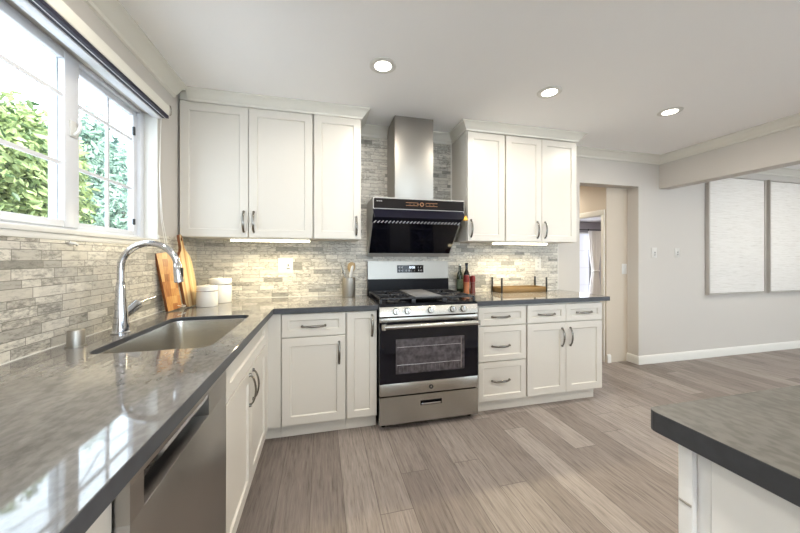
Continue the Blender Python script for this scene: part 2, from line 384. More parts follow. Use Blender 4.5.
# front wall (behind the camera) with two large windows added for fill daylight
wallbox('wall_front', 'wall', (0, .9, -5.6, -5.5, 0, CH), (3.4, 5.0, -5.6, -5.5, 0, CH), (8.4, 9.5, -5.6, -5.5, 0, CH),
        (.9, 3.4, -5.6, -5.5, 0, .5), (.9, 3.4, -5.6, -5.5, 2.25, CH), (5.0, 8.4, -5.6, -5.5, 0, .2), (5.0, 8.4, -5.6, -5.5, 2.25, CH))
def fill_window(name, x0, x1, z0, z1, n):
    b = MB()
    for i in range(n+1):
        x = x0 + (x1-x0)*i/n; b.box(max(x-.025, x0), min(x+.025, x1), -5.58, -5.52, z0, z1)
    b.box(x0, x1, -5.58, -5.52, z0, z0+.05); b.box(x0, x1, -5.58, -5.52, z1-.05, z1)
    w = struct(b.build(name, 'vinyl', smooth=False))
    g = MB(); g.box(x0+.02, x1-.02, -5.552, -5.546, z0+.02, z1-.02); g.build('glazing', 'glass', w)
fill_window('fill_window_2', .9, 3.4, .5, 2.25, 3)
fill_window('fill_window_3', 5.0, 8.4, .2, 2.25, 4)
portal((2.15, -5.62, 1.37), (-PI/2, 0, 0), 2.5, 1.75)
portal((6.7, -5.62, 1.22), (-PI/2, 0, 0), 3.4, 2.05)
portal((-.17, (WY0+WY1)/2, 1.77), (PI/2, 0, -PI/2), 1.18, .8)

# ceiling beam between kitchen and dining room
wallbox('ceiling_beam', 'wall', (4.94, 5.10, -5.5, 0, 2.085, CH))
# backsplash tiles
b = MB(); b.box(0, .009, -3.6, WY1, .9155, 1.333); b.box(0, .009, WY1, 0, .9155, 1.402)
o = struct(b.build('wall_tile_left', 'tile', smooth=False))
b = MB(); b.box(.009, 3.494, -.009, 0, .9155, 1.47); b.box(1.317, 2.259, -.009, 0, 1.47, 2.39)
o = struct(b.build('wall_tile_back', 'tile', smooth=False))
b = MB(); b.box(3.494, 3.500, -.011, 0, .9155, 1.40); b.box(.009, .014, -3.6, 0, .9152, .9185); b.box(.009, 3.494, -.014, -.009, .9152, .9185)
b.box(2.244, 2.256, -.012, -.009, 1.72, 2.39)
struct(b.build('trim_1', 'trim', smooth=False))
# window sill / apron
b = MB(); b.box(-.10, .018, WY0-.03, WY1+.0, 1.352, 1.372, .003); b.box(.0, .013, WY0-.03, WY1, 1.328, 1.352, .002)
struct(b.build('trim_2', 'trim'))
b = MB(); b.box(-.108, .001, WY1-.004, WY1+.006, 1.3725, WZ1-.001); b.box(-.108, .001, WY0-.006, WY0+.004, 1.3725, WZ1-.001)
struct(b.build('trim_3', 'trim', smooth=False))
# crown mouldings: profile (out from wall, down from ceiling)
CP = [(0, 0), (.082, 0), (.082, .012), (.070, .018), (.056, .028), (.042, .044), (.026, .062), (.016, .068), (.012, .084), (0, .088)]
def crown(b, path, off=0.0):
    """path: list of (x, y, nx, ny) with n the horizontal outward mitre direction"""
    rings = []
    for x, y, nx, ny in path:
        rings.append([(x + nx*(o+off), y + ny*(o+off), CH - .0005 - d) for o, d in CP])
    b.rings(rings)
b = MB(); crown(b, [(0, -5.5, 1, 1), (0, -.4, 1, 0)]); b.f = FR[None]
struct(b.build('trim_4', 'crown'))
b = MB(); crown(b, [(1.33, -.009, 0, -1), (1.600, -.009, 0, -1)]); crown(b, [(1.948, -.009, 0, -1), (2.245, -.009, 0, -1)])
crown(b, [(3.44, 0, 0, -1), (4.94, 0, -1, -1), (4.94, -5.5, -1, 1)])
crown(b, [(5.10, -5.5, 1, 1), (5.10, 0, 1, -1), (9.5, 0, -1, -1), (9.5, -5.5, -1, 1)])
struct(b.build('trim_5', 'crown'))
# baseboards
BP = [(0, 0), (.016, 0), (.016, .075), (.012, .088), (.006, .098), (0, .10)]
def base(b, path): b.rings([[(x+nx*o, y+ny*o, z+.0005) for o, z in BP] for x, y, nx, ny in path])
b = MB(); base(b, [(HX1, .14, -1, 0), (HX1, 0, -1, -1), (9.5, 0, -1, -1), (9.5, -5.5, -1, 1)]); struct(b.build('baseboard_back', 'basebd'))
b = MB(); base(b, [(4.365, .14, 0, -1), (4.315, .14, 0, -1)]); struct(b.build('baseboard_hall', 'basebd'))
# hall door casing (door_1) round the opening to the bedroom
b = MB(); t0, t1 = 4.292, 4.31
b.box(t0, t1, .158, .200, 0, 1.774, .003); b.box(t0, t1, .158, 1.06, 1.775, 1.84, .003); b.box(t0, t1, .99, 1.06, 0, 1.774, .003)
b.box(t1+.001, 4.405, .2005, .212, 0, 1.775); b.box(t1+.001, 4.405, .950, .9595, 0, 1.775); b.box(t1+.001, 4.405, .2005, .9595, 1.776, 1.789)
struct(b.build('door_1', 'crown'))
# bedroom glazed door behind the curtain
wd = MB(); wd.box(6.9, 8.08, 4.16, 4.199, 0, 1.95); w4 = struct(wd.build('window_4', 'vinyl', smooth=False))
g = MB()
for i in range(3):
    for j in range(4): g.box(6.94+i*.385, 7.315+i*.385, 4.150, 4.161, .06+j*.465, .515+j*.465)
M['paneglow'] = mat('bright_curtained_pane', (.6,.62,.7), .5, emit=(.80,.86,1), es=.3)
g.build('pane', 'paneglow', w4)

# ------------------------------------------------------------------ kitchen window (window_1)
w1 = MB(); X0, X1 = -.115, -.07
w1.box(X0, X1, WY1-.045, WY1-.0045, WZ0, WZ1, .003); w1.box(X0, X1, WY0, WY0+.045, WZ0, WZ1, .003)
w1.box(X0+.002, X1-.002, WY0+.045, WY1-.045, WZ0, WZ0+.022, .003); w1.box(X0+.002, X1-.002, WY0+.045, WY1-.045, WZ1-.02, WZ1, .003)
w1 = struct(w1.build('window_1', 'vinyl'))
def sash(y0, y1, x0, x1, fl, fr):
    b = MB(); z0, z1 = WZ0+.02, WZ1-.02
    b.box(x0, x1, y0, y0+fl, z0, z1, .003); b.box(x0, x1, y1-fr, y1, z0, z1, .003)
    b.box(x0+.001, x1-.001, y0+fl, y1-fr, z0, z0+.03, .003); b.box(x0+.001, x1-.001, y0+fl, y1-fr, z1-.03, z1, .003)
    return b
b = sash(-1.262, -.640, -.118, -.088, .128, .062)
for z in (1.672, 1.967): b.box(-.108, -.098, -1.14, -.70, z-.008, z+.008)
b.box(-.1085, -.0975, -.912-.008, -.912+.008, 1.40, 2.13)
s1 = b.build('sash', 'vinyl', w1)
b = sash(-1.79, -1.175, -.0875, -.062, .05, .082)
for z in (1.662, 1.955): b.box(-.080, -.070, -1.75, -1.25, z-.008, z+.008)
b.box(-.0805, -.0695, -1.560-.008, -1.560+.008, 1.40, 2.13)
s2 = b.build('sash', 'vinyl', w1)
for (y0, y1, x, s_) in ((-1.14, -.70, -.1035, s1), (-1.745, -1.255, -.0755, s2)):
    g = MB(); g.box(x-.0015, x+.0015, y0, y1, 1.41, 2.11); g.build('glazing', 'glass', s_)
b = MB(); b.tube([(-.055, -1.215, 1.80), (-.040, -1.215, 1.815), (-.035, -1.212, 1.84), (-.042, -1.21, 1.87)], .007, 8); b.box(-.066, -.055, -1.235, -1.19, 1.79, 1.86, .003)
b.build('latch', 'white', w1)
b = MB(); b.box(-.090, -.078, -.712, -.700, 1.99, 2.04, .002); b.box(-.090, -.078, -.712, -.700, 1.455, 1.49, .002); b.build('vent_stop', 'gap', w1)

# ------------------------------------------------------------------ cabinets
def bow(name, a, c, L, vert, b0, frame, parent, m='pull'):
    b = MB(frame); n = 11; pts = []
    for i in range(n):
        t = i/(n-1); al = (t-.5)*L; out = b0 + .006 + .024*math.sin(PI*t)**.6
        pts.append((a, out, c+al) if vert else (a+al, out, c))
    rs = [.0075 + .0015*math.sin(PI*i/(n-1)) for i in range(n)]
    b.tube(pts, rs, 10, flat=.55, up=(0, 1, 0))
    for e in (-.5, .5):
        p = (a, b0, c+e*L) if vert else (a+e*L, b0, c); q = (p[0], b0+.010, p[2]); b.cyl(p, q, .0095, .008, 12)
    return b.build(name, m, parent)
G = .0016
def cabinet(frame, a0, a1, c0, c1, depth, df, label, fronts, group, name='base_cabinet', toe=True, fw=.057, open_top=False, end=None):
    """fronts: list of (kind, a0, a1, c0, c1, handle (a, c, vertical) or None)"""
    loc = FR[frame]((( a0+a1)/2, depth/2, 0 if toe else c0))
    t = thing(name, loc, label, 'cabinet', group)
    b = MB(frame)
    if open_top:
        b.box(a0, a0+.018, .012, depth, c0, c1); b.box(a1-.018, a1, .012, depth, c0, c1); b.box(a0, a1, .012, depth, c0, c0+.018); b.box(a0+.018, a1-.018, .012, .02, c0+.018, c1)
        b.box(a0+.018, a1-.018, depth-.018, depth, c1-.03, c1)
    else: b.box(a0, a1, .012, depth, c0, c1)
    b.build('carcass', 'cab', t, smooth=False)
    if toe:
        b = MB(frame); b.box(a0, a1 if end is None else end, depth-.06, depth-.042, .0005, c0-.0005); b.build('toe_kick', 'cab', t, smooth=False)
    for k, x0, x1, z0, z1, h in fronts:
        b = MB(frame); b.shaker(x0+G, x1-G, z0+G, z1-G, depth+.001, df, fw if k != 'drawer' else .045)
        d = b.build('false_front' if k == 'false' else k, 'cab', t)
        if h: bow('handle', h[0], h[1], .150 if h[2] else .155, h[2], df-.0005, frame, d)
    return t
BD, BF = .616, .637
CT = .8765
corner = thing('corner_cabinet', (.35, -.35, 0), 'white corner base unit with plain filler boards where the two counters meet', 'cabinet')
b = MB(); b.box(.012, .631, -.731, -.012, .1, CT); b.build('carcass', 'cab', corner, smooth=False)
b = MB(); b.box(.6315, .733, -.630, -.610, .1, CT); b.box(.6315, .650, -.731, -.6305, .1, CT); b.build('filler_board', 'cab', corner, smooth=False)
b = MB(); b.box(.585, .733, -.573, -.558, .0005, .0995); b.box(.580, .595, -.731, -.574, .0005, .0995); b.build('toe_kick', 'cab', corner, smooth=False)
gb = 'white base cabinets'
cabinet('B', .735, 1.171, .1, CT, BD, BF, 'white base cabinet with one drawer over one wide door, next to the inside corner',
        [('drawer', .737, 1.168, .712, .872, (.950, .783, False)), ('door', .737, 1.168, .104, .706, (1.124, .585, True))], gb)
cabinet('B', 1.173, 1.398, .1, CT, BD, BF, 'narrow white full-height door cabinet just left of the range',
        [('door', 1.178, 1.396, .104, .872, (1.360, .765, True))], gb, fw=.05)
cabinet('B', 2.200, 2.652, .1, CT, BD, BF, 'white base cabinet with a stack of three drawers beside the range',
        [('drawer', 2.212, 2.647, .712, .862, (2.412, .781, False)), ('drawer', 2.212, 2.647, .423, .706, (2.412, .545, False)), ('drawer', 2.212, 2.647, .104, .417, (2.412, .265, False))], gb)
cabinet('B', 2.654, 3.43, .1, CT, BD, BF, 'white double-door base cabinet with two drawers at the end of the range counter',
        [('drawer', 2.660, 3.040, .712, .862, (2.845, .781, False)), ('drawer', 3.040, 3.422, .712, .862, (3.228, .784, False)),
         ('door', 2.660, 3.040, .104, .706, (2.999, .58, True)), ('door', 3.040, 3.422, .104, .706, (3.082, .58, True))], gb, end=3.39)
cabinet('L', -1.612, -.733, .1, CT, .634, .656, 'white sink cabinet under the sink with a false front over paired doors',
        [('false', -1.609, -.738, .705, .872, None), ('door', -1.609, -1.174, .104, .700, (-1.212, .60, True)), ('door', -1.174, -.738, .104, .700, (-1.138, .60, True))], gb, open_top=True)
cabinet('L', -3.55, -2.224, .1, CT, .634, .656, 'white base cabinet on the near side of the dishwasher, mostly out of view',
        [('door', -2.90, -2.40, .104, .872, (-2.45, .765, True)), ('door', -3.45, -2.90, .104, .872, (-2.95, .765, True))], gb)
gu = 'white wall cabinets'
def upper(a0, a1, label, fronts, top):
    return cabinet('B', a0, a1, 1.408, top, .324, .345, label, fronts, gu, name='wall_cabinet', toe=False)
upper(.010, .937, 'white double-door wall cabinet in the corner beside the window', [('door', .014, .468, 1.410, 2.386, (.437, 1.528, True)), ('door', .470, .934, 1.410, 2.386, (.506, 1.528, True))], 2.40)
upper(.939, 1.317, 'white single-door wall cabinet on the window side of the hood', [('door', .944, 1.314, 1.410, 2.390, (1.277, 1.515, True))], 2.40)
upper(2.259, 2.640, 'white single-door wall cabinet just right of the range hood', [('door', 2.262, 2.634, 1.408, 2.384, (2.296, 1.520, True))], 2.40)
upper(2.642, 3.429, 'white double-door wall cabinet above the wooden tray, near the hallway', [('door', 2.646, 3.029, 1.408, 2.384, (2.980, 1.520, True)), ('door', 3.031, 3.426, 1.408, 2.384, (3.064, 1.520, True))], 2.40)
# crowns on the wall cabinets
def ccrown(x0, x1, left_end, right_end, nm):
    y = -.345; b = MB(); path = []
    if left_end: path += [(x0, -.012, -1, 0), (x0, y+.005, -1, -1)]
    else: path += [(x0, y+.005, 0, -1)]
    if right_end: path += [(x1, y+.005, 1, -1), (x1, -.012, 1, 0)]
    else: path += [(x1, y+.005, 0, -1)]
    rings = [[(x+nx*o*.80, yy+ny*o*.80, CH-.0005-d*.88) for o, d in CP] for x, yy, nx, ny in path]
    b.rings(rings); struct(b.build(nm, 'crown'))
ccrown(.07, 1.318, False, True, 'trim_6'); ccrown(2.258, 3.430, True, True, 'trim_7')
struct(MB().box(.012, 1.316, -.335, -.012, 2.401, CH-.001).build('trim_8', 'crown', smooth=False))
struct(MB().box(2.260, 3.428, -.335, -.012, 2.401, CH-.001).build('trim_9', 'crown', smooth=False))

# ------------------------------------------------------------------ countertops
def rrect(x0, x1, y0, y1, r, n=8):
    pts = []
    for cx, cy, a in ((x1-r, y1-r, 0), (x0+r, y1-r, 90), (x0+r, y0+r, 180), (x1-r, y0+r, 270)):
        for i in range(n+1):
            q = math.radians(a + 90*i/n); pts.append((cx+r*math.cos(q), cy+r*math.sin(q)))
    return pts
def slab(outer, hole, z0, z1, name, mats, bevel=.0025):
    bm = bmesh.new(); ed = []
    for loop in [outer] + ([hole] if hole else []):
        vs = [bm.verts.new((x, y, z0)) for x, y in loop]
        ed += [bm.edges.new((vs[i], vs[(i+1) % len(vs)])) for i in range(len(vs))]
    r = bmesh.ops.triangle_fill(bm, use_beauty=True, use_dissolve=False, edges=ed)
    fs = [f for f in bm.faces]
    r = bmesh.ops.extrude_face_region(bm, geom=fs)
    for v in [g for g in r['geom'] if isinstance(g, bmesh.types.BMVert)]: v.co.z = z1
    bmesh.ops.recalc_face_normals(bm, faces=bm.faces)
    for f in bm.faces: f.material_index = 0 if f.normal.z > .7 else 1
    me = bpy.data.meshes.new(name); bm.to_mesh(me); bm.free()
    o = bpy.data.objects.new(name, me); COL.objects.link(o)
    for m in mats: me.materials.append(M[m])
    bv = o.modifiers.new('bevel', 'BEVEL'); bv.width = bevel; bv.segments = 3; bv.limit_method = 'ANGLE'; bv.angle_limit = .9
    return o
SX0, SX1, SY0, SY1 = .180, .588, -1.558, -.842
hole = rrect(SX0, SX1, SY0, SY1, .055)
o = slab([(.010, -3.55), (.689, -3.55), (.689, -.656), (1.403, -.656), (1.403, -.010), (.010, -.010)], hole, .877, .915, 'countertop', ('stone', 'stone_edge'))
tag(o, 'grey L-shaped stone countertop holding the sink, running from window to range', 'countertop')
o = slab([(2.193, -.656), (3.488, -.656), (3.488, -.010), (2.193, -.010)], None, .877, .915, 'countertop', ('stone', 'stone_edge'))
tag(o, 'short dark grey countertop right of the range, under the wooden tray', 'countertop')

# island
o = slab(rrect(1.726, 3.6, -4.4, -2.344, .022, 5), None, .8705, .915, 'island_countertop', ('stone2', 'stone_edge'), .004)
tag(o, 'grey stone island top with a dark edge in the near corner', 'countertop')
isl = thing('kitchen_island', (2.6, -3.3, 0), 'white kitchen island base under the grey top, nearest the camera', 'island')
b = MB(); b.box(1.772, 3.5, -4.3, -2.42, .1, .870); b.build('carcass', 'islandp', isl, smooth=False)
b = MB(); b.box(1.80, 3.45, -4.25, -2.46, .0005, .0995); b.build('toe_kick', 'islandp', isl, smooth=False)
b = MB(); b.box(1.745, 1.7715, -2.425, -2.398, .1, .8695, .002); b.box(1.755, 1.80, -2.4195, -2.400, .1, .8695, .002); b.build('corner_post', 'islandp', isl)
b = MB(); b.box(1.757, 1.7715, -2.449, -2.4255, .1, .8695, .001); b.build('face_stile', 'islandp', isl)
b = MB(); b.box(1.7525, 1.7715, -4.28, -2.452, .12, .8695, .002); b.build('side_panel', 'islandp', isl)
b = MB(); b.box(1.7435, 1.7455, -2.4235, -2.400, .743, .748, .0005); b.build('seam_joint', 'artframe', isl)

# ------------------------------------------------------------------ sink
sk = thing('sink', ((SX0+SX1)/2, (SY0+SY1)/2, .67), 'stainless steel undermount sink set into the counter below the window', 'sink')
b = MB(); rings = []
for ins, z, r in ((.0012, .8935, .054), (.003, .8935, .053), (.0035, .890, .053), (.006, .72, .052), (.010, .69, .05), (.030, .672, .045), (.12, .667, .03), (.19, .664, .015)):
    rings.append([(x, y, z) for x, y in rrect(SX0+ins, SX1-ins, SY0+ins, SY1-ins, r)])
b.rings(rings, False, True); o = b.build('bowl', 'sinksteel', sk)
so = o.modifiers.new('solid', 'SOLIDIFY'); so.thickness = .0012; so.offset = -1
b = MB(); b.lathe([(.001, .002), (.030, .002), (.044, .006), (.046, .003), (.044, .0), (.001, .0)], (.38, -1.2, .6655)); b.build('drain', 'chrome', sk)

# faucet
fc = thing('kitchen_faucet', (.118, -1.215, .915), 'chrome gooseneck pull-down faucet standing behind the sink', 'faucet')
FX, FY = .118, -1.215
b = MB(); b.lathe([(.001, .9155), (.036, .9155), (.036, .921), (.031, .926), (.0265, .99), (.022, 1.06), (.0175, 1.14), (.0165, 1.146), (.001, 1.146)], (FX, FY, 0)); b.build('body', 'chrome', fc)
b = MB(); pts = [(FX, FY, 1.145), (FX, FY, 1.17), (FX, FY, 1.195)]; R_ = .110
for i in range(1, 19):
    q = PI*i/18*.93; pts.append((FX+R_-R_*math.cos(q), FY+.012*i/18, 1.215+R_*math.sin(q)))
b.tube(pts, .0145, 20); b.build('spout', 'chrome', fc)
p1 = Vector(pts[-1]); dn = Vector((.10, 0, -1)).normalized()
b = MB(); b.tube([p1, p1+dn*.012, p1+dn*.014, p1+dn*.045, p1+dn*.095, p1+dn*.098], [.0150, .0150, .0165, .0175, .0195, .017], 20); sh = b.build('spray_head', 'chrome', fc)
b = MB(); q = p1+dn*.05; b.box(q.x+.014, q.x+.0215, q.y-.007, q.y+.007, q.z-.022, q.z+.022, .002); b.build('button', 'gap', sh)
b = MB(); b.tube([(FX+.004, FY+.010, .995), (FX+.008, FY+.040, 1.008), (FX+.012, FY+.100, 1.032), (FX+.012, FY+.104, 1.034)], [.019, .022, .025, .021], 18); b.build('handle_hub', 'chrome', fc)
b = MB(); b.tube([(FX+.012, FY+.098, 1.034), (FX+.012, FY+.14, 1.038), (FX+.012, FY+.25, 1.046), (FX+.012, FY+.275, 1.048)], [.006, .0045, .004, .005], 10); b.build('lever', 'chrome', fc)

# soap / air gap cap
sg = thing('sink_air_gap', (.088, -1.434, .915), 'small round brushed steel cap standing on the counter near the faucet', 'air gap cap')
b = MB(); b.lathe([(.001, .9155), (.031, .9155), (.031, .921), (.0265, .922), (.026, .978), (.024, .983), (.001, .983)], (.088, -1.434, 0)); b.build('cap', 'steelh', sg)

# ------------------------------------------------------------------ dishwasher
dw = thing('dishwasher', (.33, -1.92, 0), 'stainless steel dishwasher with a pocket handle, under the near counter', 'dishwasher')
DY0, DY1 = -2.219, -1.617
b = MB('L'); b.box(DY0+.003, DY1-.003, .03, .60, .02, .872); b.build('tub_body', 'gap', dw)
b = MB('L'); z0, z1, y0, y1 = .762, .832, -2.172, -1.80
b.box(DY0, DY1, .60, .660, .115, z0, .002); b.box(DY0, DY1, .60, .660, z1, .868, .002)
b.box(DY0, y0, .60, .660, z0-.001, z1+.001); b.box(y1, DY1, .60, .660, z0-.001, z1+.001)
d = b.build('door', 'dwsteel', dw)
b = MB('L'); b.box(y0, y1, .601, .612, z0, z1); b.build('shaded_pocket_back', 'blackglass', d)  # pocket back blackened to show its dark interior and reflection
b = MB('L'); b.rings([[(y0+.002, .613, z1-.002), (y1-.002, .613, z1-.002), (y1-.002, .6585, z1-.002), (y0+.002, .6585, z1-.002)], [(y0+.002, .638, z1-.022), (y1-.002, .638, z1-.022), (y1-.002, .6590, z1-.013), (y0+.002, .6590, z1-.013)]]); b.build('handle_lip', 'chrome', d)
b = MB('L'); b.box(DY0+.01, DY1-.01, .52, .545, .01, .11); b.build('toe_kick', 'black', dw)

# ------------------------------------------------------------------ range
rg = thing('gas_range', (1.797, -.35, 0), 'stainless steel gas range with black oven window between the counters', 'stove')
RX0, RX1 = 1.408, 2.187
b = MB(); b.box(RX0+.002, RX1-.002, -.640, -.022, .035, .905); b.build('body', 'black', rg)
for x in (RX0+.04, RX1-.04):
    for y in (-.60, -.06): MB().cyl((x, y, .0005), (x, y, .034), .018).build('leveling_foot', 'black', rg)
b = MB(); b.box(RX0, RX1, -.655, -.10, .9055, .918, .004); b.box(RX0, RX1, -.668, -.656, .893, .914, .003); b.build('cooktop', 'black', rg)
# backguard
b = MB(); b.prism([(-.022, .906), (-.022, 1.222), (-.066, 1.222), (-.078, 1.064), (-.092, 1.060), (-.098, .9185), (-.098, .906)], 0, RX0, RX1); bg_ = b.build('backguard', 'black', rg, bevel=.003)
b = MB(); b.prism([(-.0665, 1.2225), (-.070, 1.2225), (-.083, 1.062), (-.0785, 1.062)], 0, RX0+.001, RX1-.001); b.box(RX0+.001, RX1-.001, -.0665, -.030, 1.2225, 1.2255); cp = b.build('console', 'consteel', bg_)
# panel display on inclined console
def on_console(x, z, off=.0015):
    t = (z-1.062)/(1.2225-1.062); return (x, -.083+.013*t-off, z)
b = MB()
q = [on_console(1.682, 1.119), on_console(1.938, 1.119), on_console(1.938, 1.189), on_console(1.682, 1.189)]
b.rings([[(x, y+.004, z) for x, y, z in q], q]); dp = b.build('display', 'blackglass', bg_)
b = MB()
def glyph(b, x, z, w, h):
    p = [on_console(x-w/2, z-h/2, .0025), on_console(x+w/2, z-h/2, .0025), on_console(x+w/2, z+h/2, .0025), on_console(x-w/2, z+h/2, .0025)]
    b.rings([[(u, v+.0008, w_) for u, v, w_ in p], p])
for x, z in ((1.706, 1.168), (1.732, 1.168), (1.706, 1.138), (1.733, 1.138), (1.770, 1.138), (1.800, 1.138), (1.822, 1.138), (1.852, 1.138), (1.893, 1.138), (1.917, 1.138), (1.890, 1.168), (1.914, 1.168)):
    glyph(b, x, z+.005, .011, .002); glyph(b, x, z-.004, .008, .002); glyph(b, x-.005, z, .002, .009)
b.build('button_marks', 'mark_white', dp)
b = MB()   # lit clock digits 
SEG = {'1': 'bc', '2': 'abged', '8': 'abcdefg', '0': 'abcdef'}
def seg(ch, x, z, w=.010, h=.019, t=.0022):
    for s_ in SEG[ch]:
        {'a': lambda: glyph(b, x, z+h/2, w, t), 'd': lambda: glyph(b, x, z-h/2, w, t), 'g': lambda: glyph(b, x, z, w, t),
         'b': lambda: glyph(b, x+w/2, z+h/4, t, h/2), 'c': lambda: glyph(b, x+w/2, z-h/4, t, h/2),
         'e': lambda: glyph(b, x-w/2, z-h/4, t, h/2), 'f': lambda: glyph(b, x-w/2, z+h/4, t, h/2)}[s_]()
seg('1', 1.796, 1.168); seg('2', 1.812, 1.168); glyph(b, 1.8215, 1.172, .0025, .0025); glyph(b, 1.8215, 1.164, .0025, .0025); seg('0', 1.831, 1.168); seg('8', 1.847, 1.168)
b.build('clock_digits', 'lcd', dp)
# grates + burners
def grate(x0, x1, kind):
    b = MB(); y0, y1, zt, r = -.640, -.125, .960, .0078
    zz = [(x0, y0), (x1, y0), (x1, y1), (x0, y1)]
    for i in range(4):
        (xa, ya), (xb, yb) = zz[i], zz[(i+1) % 4]
        b.box(min(xa, xb)-r, max(xa, xb)+r, min(ya, yb)-r, max(ya, yb)+r, zt-.012, zt, .003)
        b.box(xa-.009, xa+.009, ya-.009, ya+.009, .9185, zt-.010, .002)
    xm = (x0+x1)/2
    if kind == 'burner':
        b.box(x0, x1, (y0+y1)/2-r, (y0+y1)/2+r, zt-.012, zt, .003)
        for yc in ((y0*3+y1)/4, (y0+y1*3)/4):
            for k in range(8):
                q = PI/4*k; dx, dy = math.cos(q), math.sin(q); l = min(abs((x1-x0)/2/dx) if abs(dx) > .1 else 9, abs((y1-y0)/4/dy) if abs(dy) > .1 else 9)
                b.tube([(xm+dx*.035, yc+dy*.035, zt-.004), (xm+dx*l, yc+dy*l, zt-.006)], .0055, 6)
    return b
for x0, x1, k in ((1.424, 1.668, 'burner'), (1.929, 2.171, 'burner')):
    g = grate(x0, x1, k).build('grate', 'iron', rg)
g = grate(1.682, 1.915, 'griddle').build('grate', 'iron', rg)
b = MB(); b.box(1.690, 1.907, -.632, -.133, .9605, .966, .002); b.box(1.705, 1.892, -.60, -.16, .966, .969, .003); b.build('griddle', 'griddle', rg)
for x in (1.546, 2.05):
    for y in (-.511, -.254):
        b = MB(); b.lathe([(.001, .9185), (.050, .9185), (.046, .926), (.036, .928), (.036, .934), (.030, .937), (.001, .937)], (x, y, 0)); b.build('burner', 'iron', rg)
# control panel + knobs
b = MB(); b.prism([(-.640, .826), (-.676, .826), (-.682, .830), (-.672, .892), (-.664, .905), (-.640, .905)], 0, RX0, RX1); b.build('control_panel', 'steel', rg, bevel=.002)
for x in (1.527, 1.615, 1.793, 1.970, 2.058):
    kb = MB(); ax = Vector((0, -1, .16)).normalized(); c = Vector((x, -.6775, .866))
    kb.tube([c-ax*.002, c+ax*.004, c+ax*.0045, c+ax*.026, c+ax*.030], [.0285, .0285, .0245, .0225, .019], 24)
    k_ = kb.build('knob', 'steel', rg)
    kb = MB(); kb.box(x-.0035, x+.0035, -.7145, -.706, .855, .889, .0015); kb.build('grip', 'chrome', k_)
# oven door
b = MB(); b.box(RX0, RX1, -.680, -.644, .252, .340, .003); b.box(RX0, RX1, -.675, -.644, .785, .818, .003); b.box(RX0, RX1, -.672, -.642, .345, .780)
od = b.build('oven_door', 'steel', rg)
b = MB(); gx0, gx1, gz0, gz1 = 1.528, 2.075, .405, .662
b.box(RX0, gx0, -.6795, -.673, .340, .784); b.box(gx1, RX1, -.6795, -.673, .340, .784); b.box(gx0, gx1, -.6795, -.673, .340, gz0); b.box(gx0, gx1, -.6795, -.673, gz1, .784)
b.build('glass_panel', 'blackglass', od, smooth=False)
b = MB(); b.box(gx0, gx1, -.6740, -.6725, gz0, gz1); b.build('oven_window', 'crumb', od)
b = MB()
for z in (.47, .60):
    b.tube([(gx0+.01, -.6755, z), (gx1-.03, -.6755, z)], .0025, 8)
for i in range(17):
    x = gx0+.03+i*.031; b.tube([(x, -.6748, .42), (x, -.6748, .46)], .0009, 6)
b.tube([(gx1-.03, -.6755, gz0+.01), (gx1-.03, -.6755, gz1-.01)], .004, 8); b.build('oven_rack', 'chrome', od)
b = MB(); b.tube([(1.432, -.726, .764), (2.163, -.726, .764)], .0175, 20)
for x in (1.432, 2.163): b.lathe([(.001, -.0175), (.0175, -.0175), (.0175, .0175), (.001, .0175)], (x, -.726, .764), 20)
for x in (1.445, 2.150): b.box(x-.016, x+.016, -.724, -.675, .752, .778, .004)
b.build('handle', 'steel', od)
b = MB(); c = (1.800, -.6805, .293)
b.rings([[(c[0]+r*math.cos(2*PI*k/28), y, c[2]+r*math.sin(2*PI*k/28)) for k in range(28)] for r, y in ((.0165, -.680), (.0165, -.6822), (.0125, -.6824), (.0120, -.6815), (.001, -.6815))]); bd = b.build('badge', 'brass', od)
b = MB(); b.rings([[(c[0]+r*math.cos(2*PI*k/20)*.6, y, c[2]+r*math.sin(2*PI*k/20)) for k in range(20)] for r, y in ((.007, -.6814), (.007, -.6827), (.0045, -.6829), (.004, -.6816))]); b.build('monogram', 'chrome', bd)
# storage drawer
b = MB(); hx0, hx1, hz0, hz1 = 1.716, 1.885, .160, .192
b.box(RX0, hx0, -.680, -.644, .044, .243); b.box(hx1, RX1, -.680, -.644, .044, .243); b.box(hx0, hx1, -.680, -.644, .044, hz0); b.box(hx0, hx1, -.680, -.644, hz1, .243)
dr = b.build('drawer', 'steel', rg, smooth=False)
b = MB(); b.box(hx0+.001, hx1-.001, -.655, -.650, hz0, hz1); b.box(hx0, hx1, -.683, -.656, hz1-.006, hz1+.004, .001); b.build('recess', 'black', dr)
b = MB(); b.box(hx0+.008, hx1-.008, -.682, -.668, hz0+.004, hz0+.016, .002); b.build('handle', 'chrome', dr)

# ------------------------------------------------------------------ range hood
hd = thing('range_hood', (1.81, -.02, 1.28), 'black glass range hood with steel chimney on the tiled wall over the stove', 'range hood')
b = MB(); b.box(1.603, 1.947, -.322, -.012, 1.756, CH-.002, .0015); b.build('chimney', 'steelh', hd)
HX = (1.408, 2.212)
b = MB(); b.prism([(-.012, 1.282), (-.052, 1.282), (-.300, 1.560), (-.382, 1.650), (-.382, 1.755), (-.012, 1.755)], 0, *HX); b.build('casing', 'hoodside', hd, smooth=False)
b = MB(); b.box(HX[0]+.006, HX[1]-.006, -.386, -.3825, 1.664, 1.745); pn = b.build('control_strip', 'darkpanel', hd)
b = MB()
def ringm(b, x, y, z, r0, r1, n=24):
    b.rings([[(x+r*math.cos(2*PI*k/n), yy, z+r*math.sin(2*PI*k/n)) for k in range(n)] for r, yy in ((r0, y), (r0, y-.0008), (r1, y-.0008), (r1, y))], False, False)
ringm(b, 1.823, -.3862, 1.706, .010, .018)
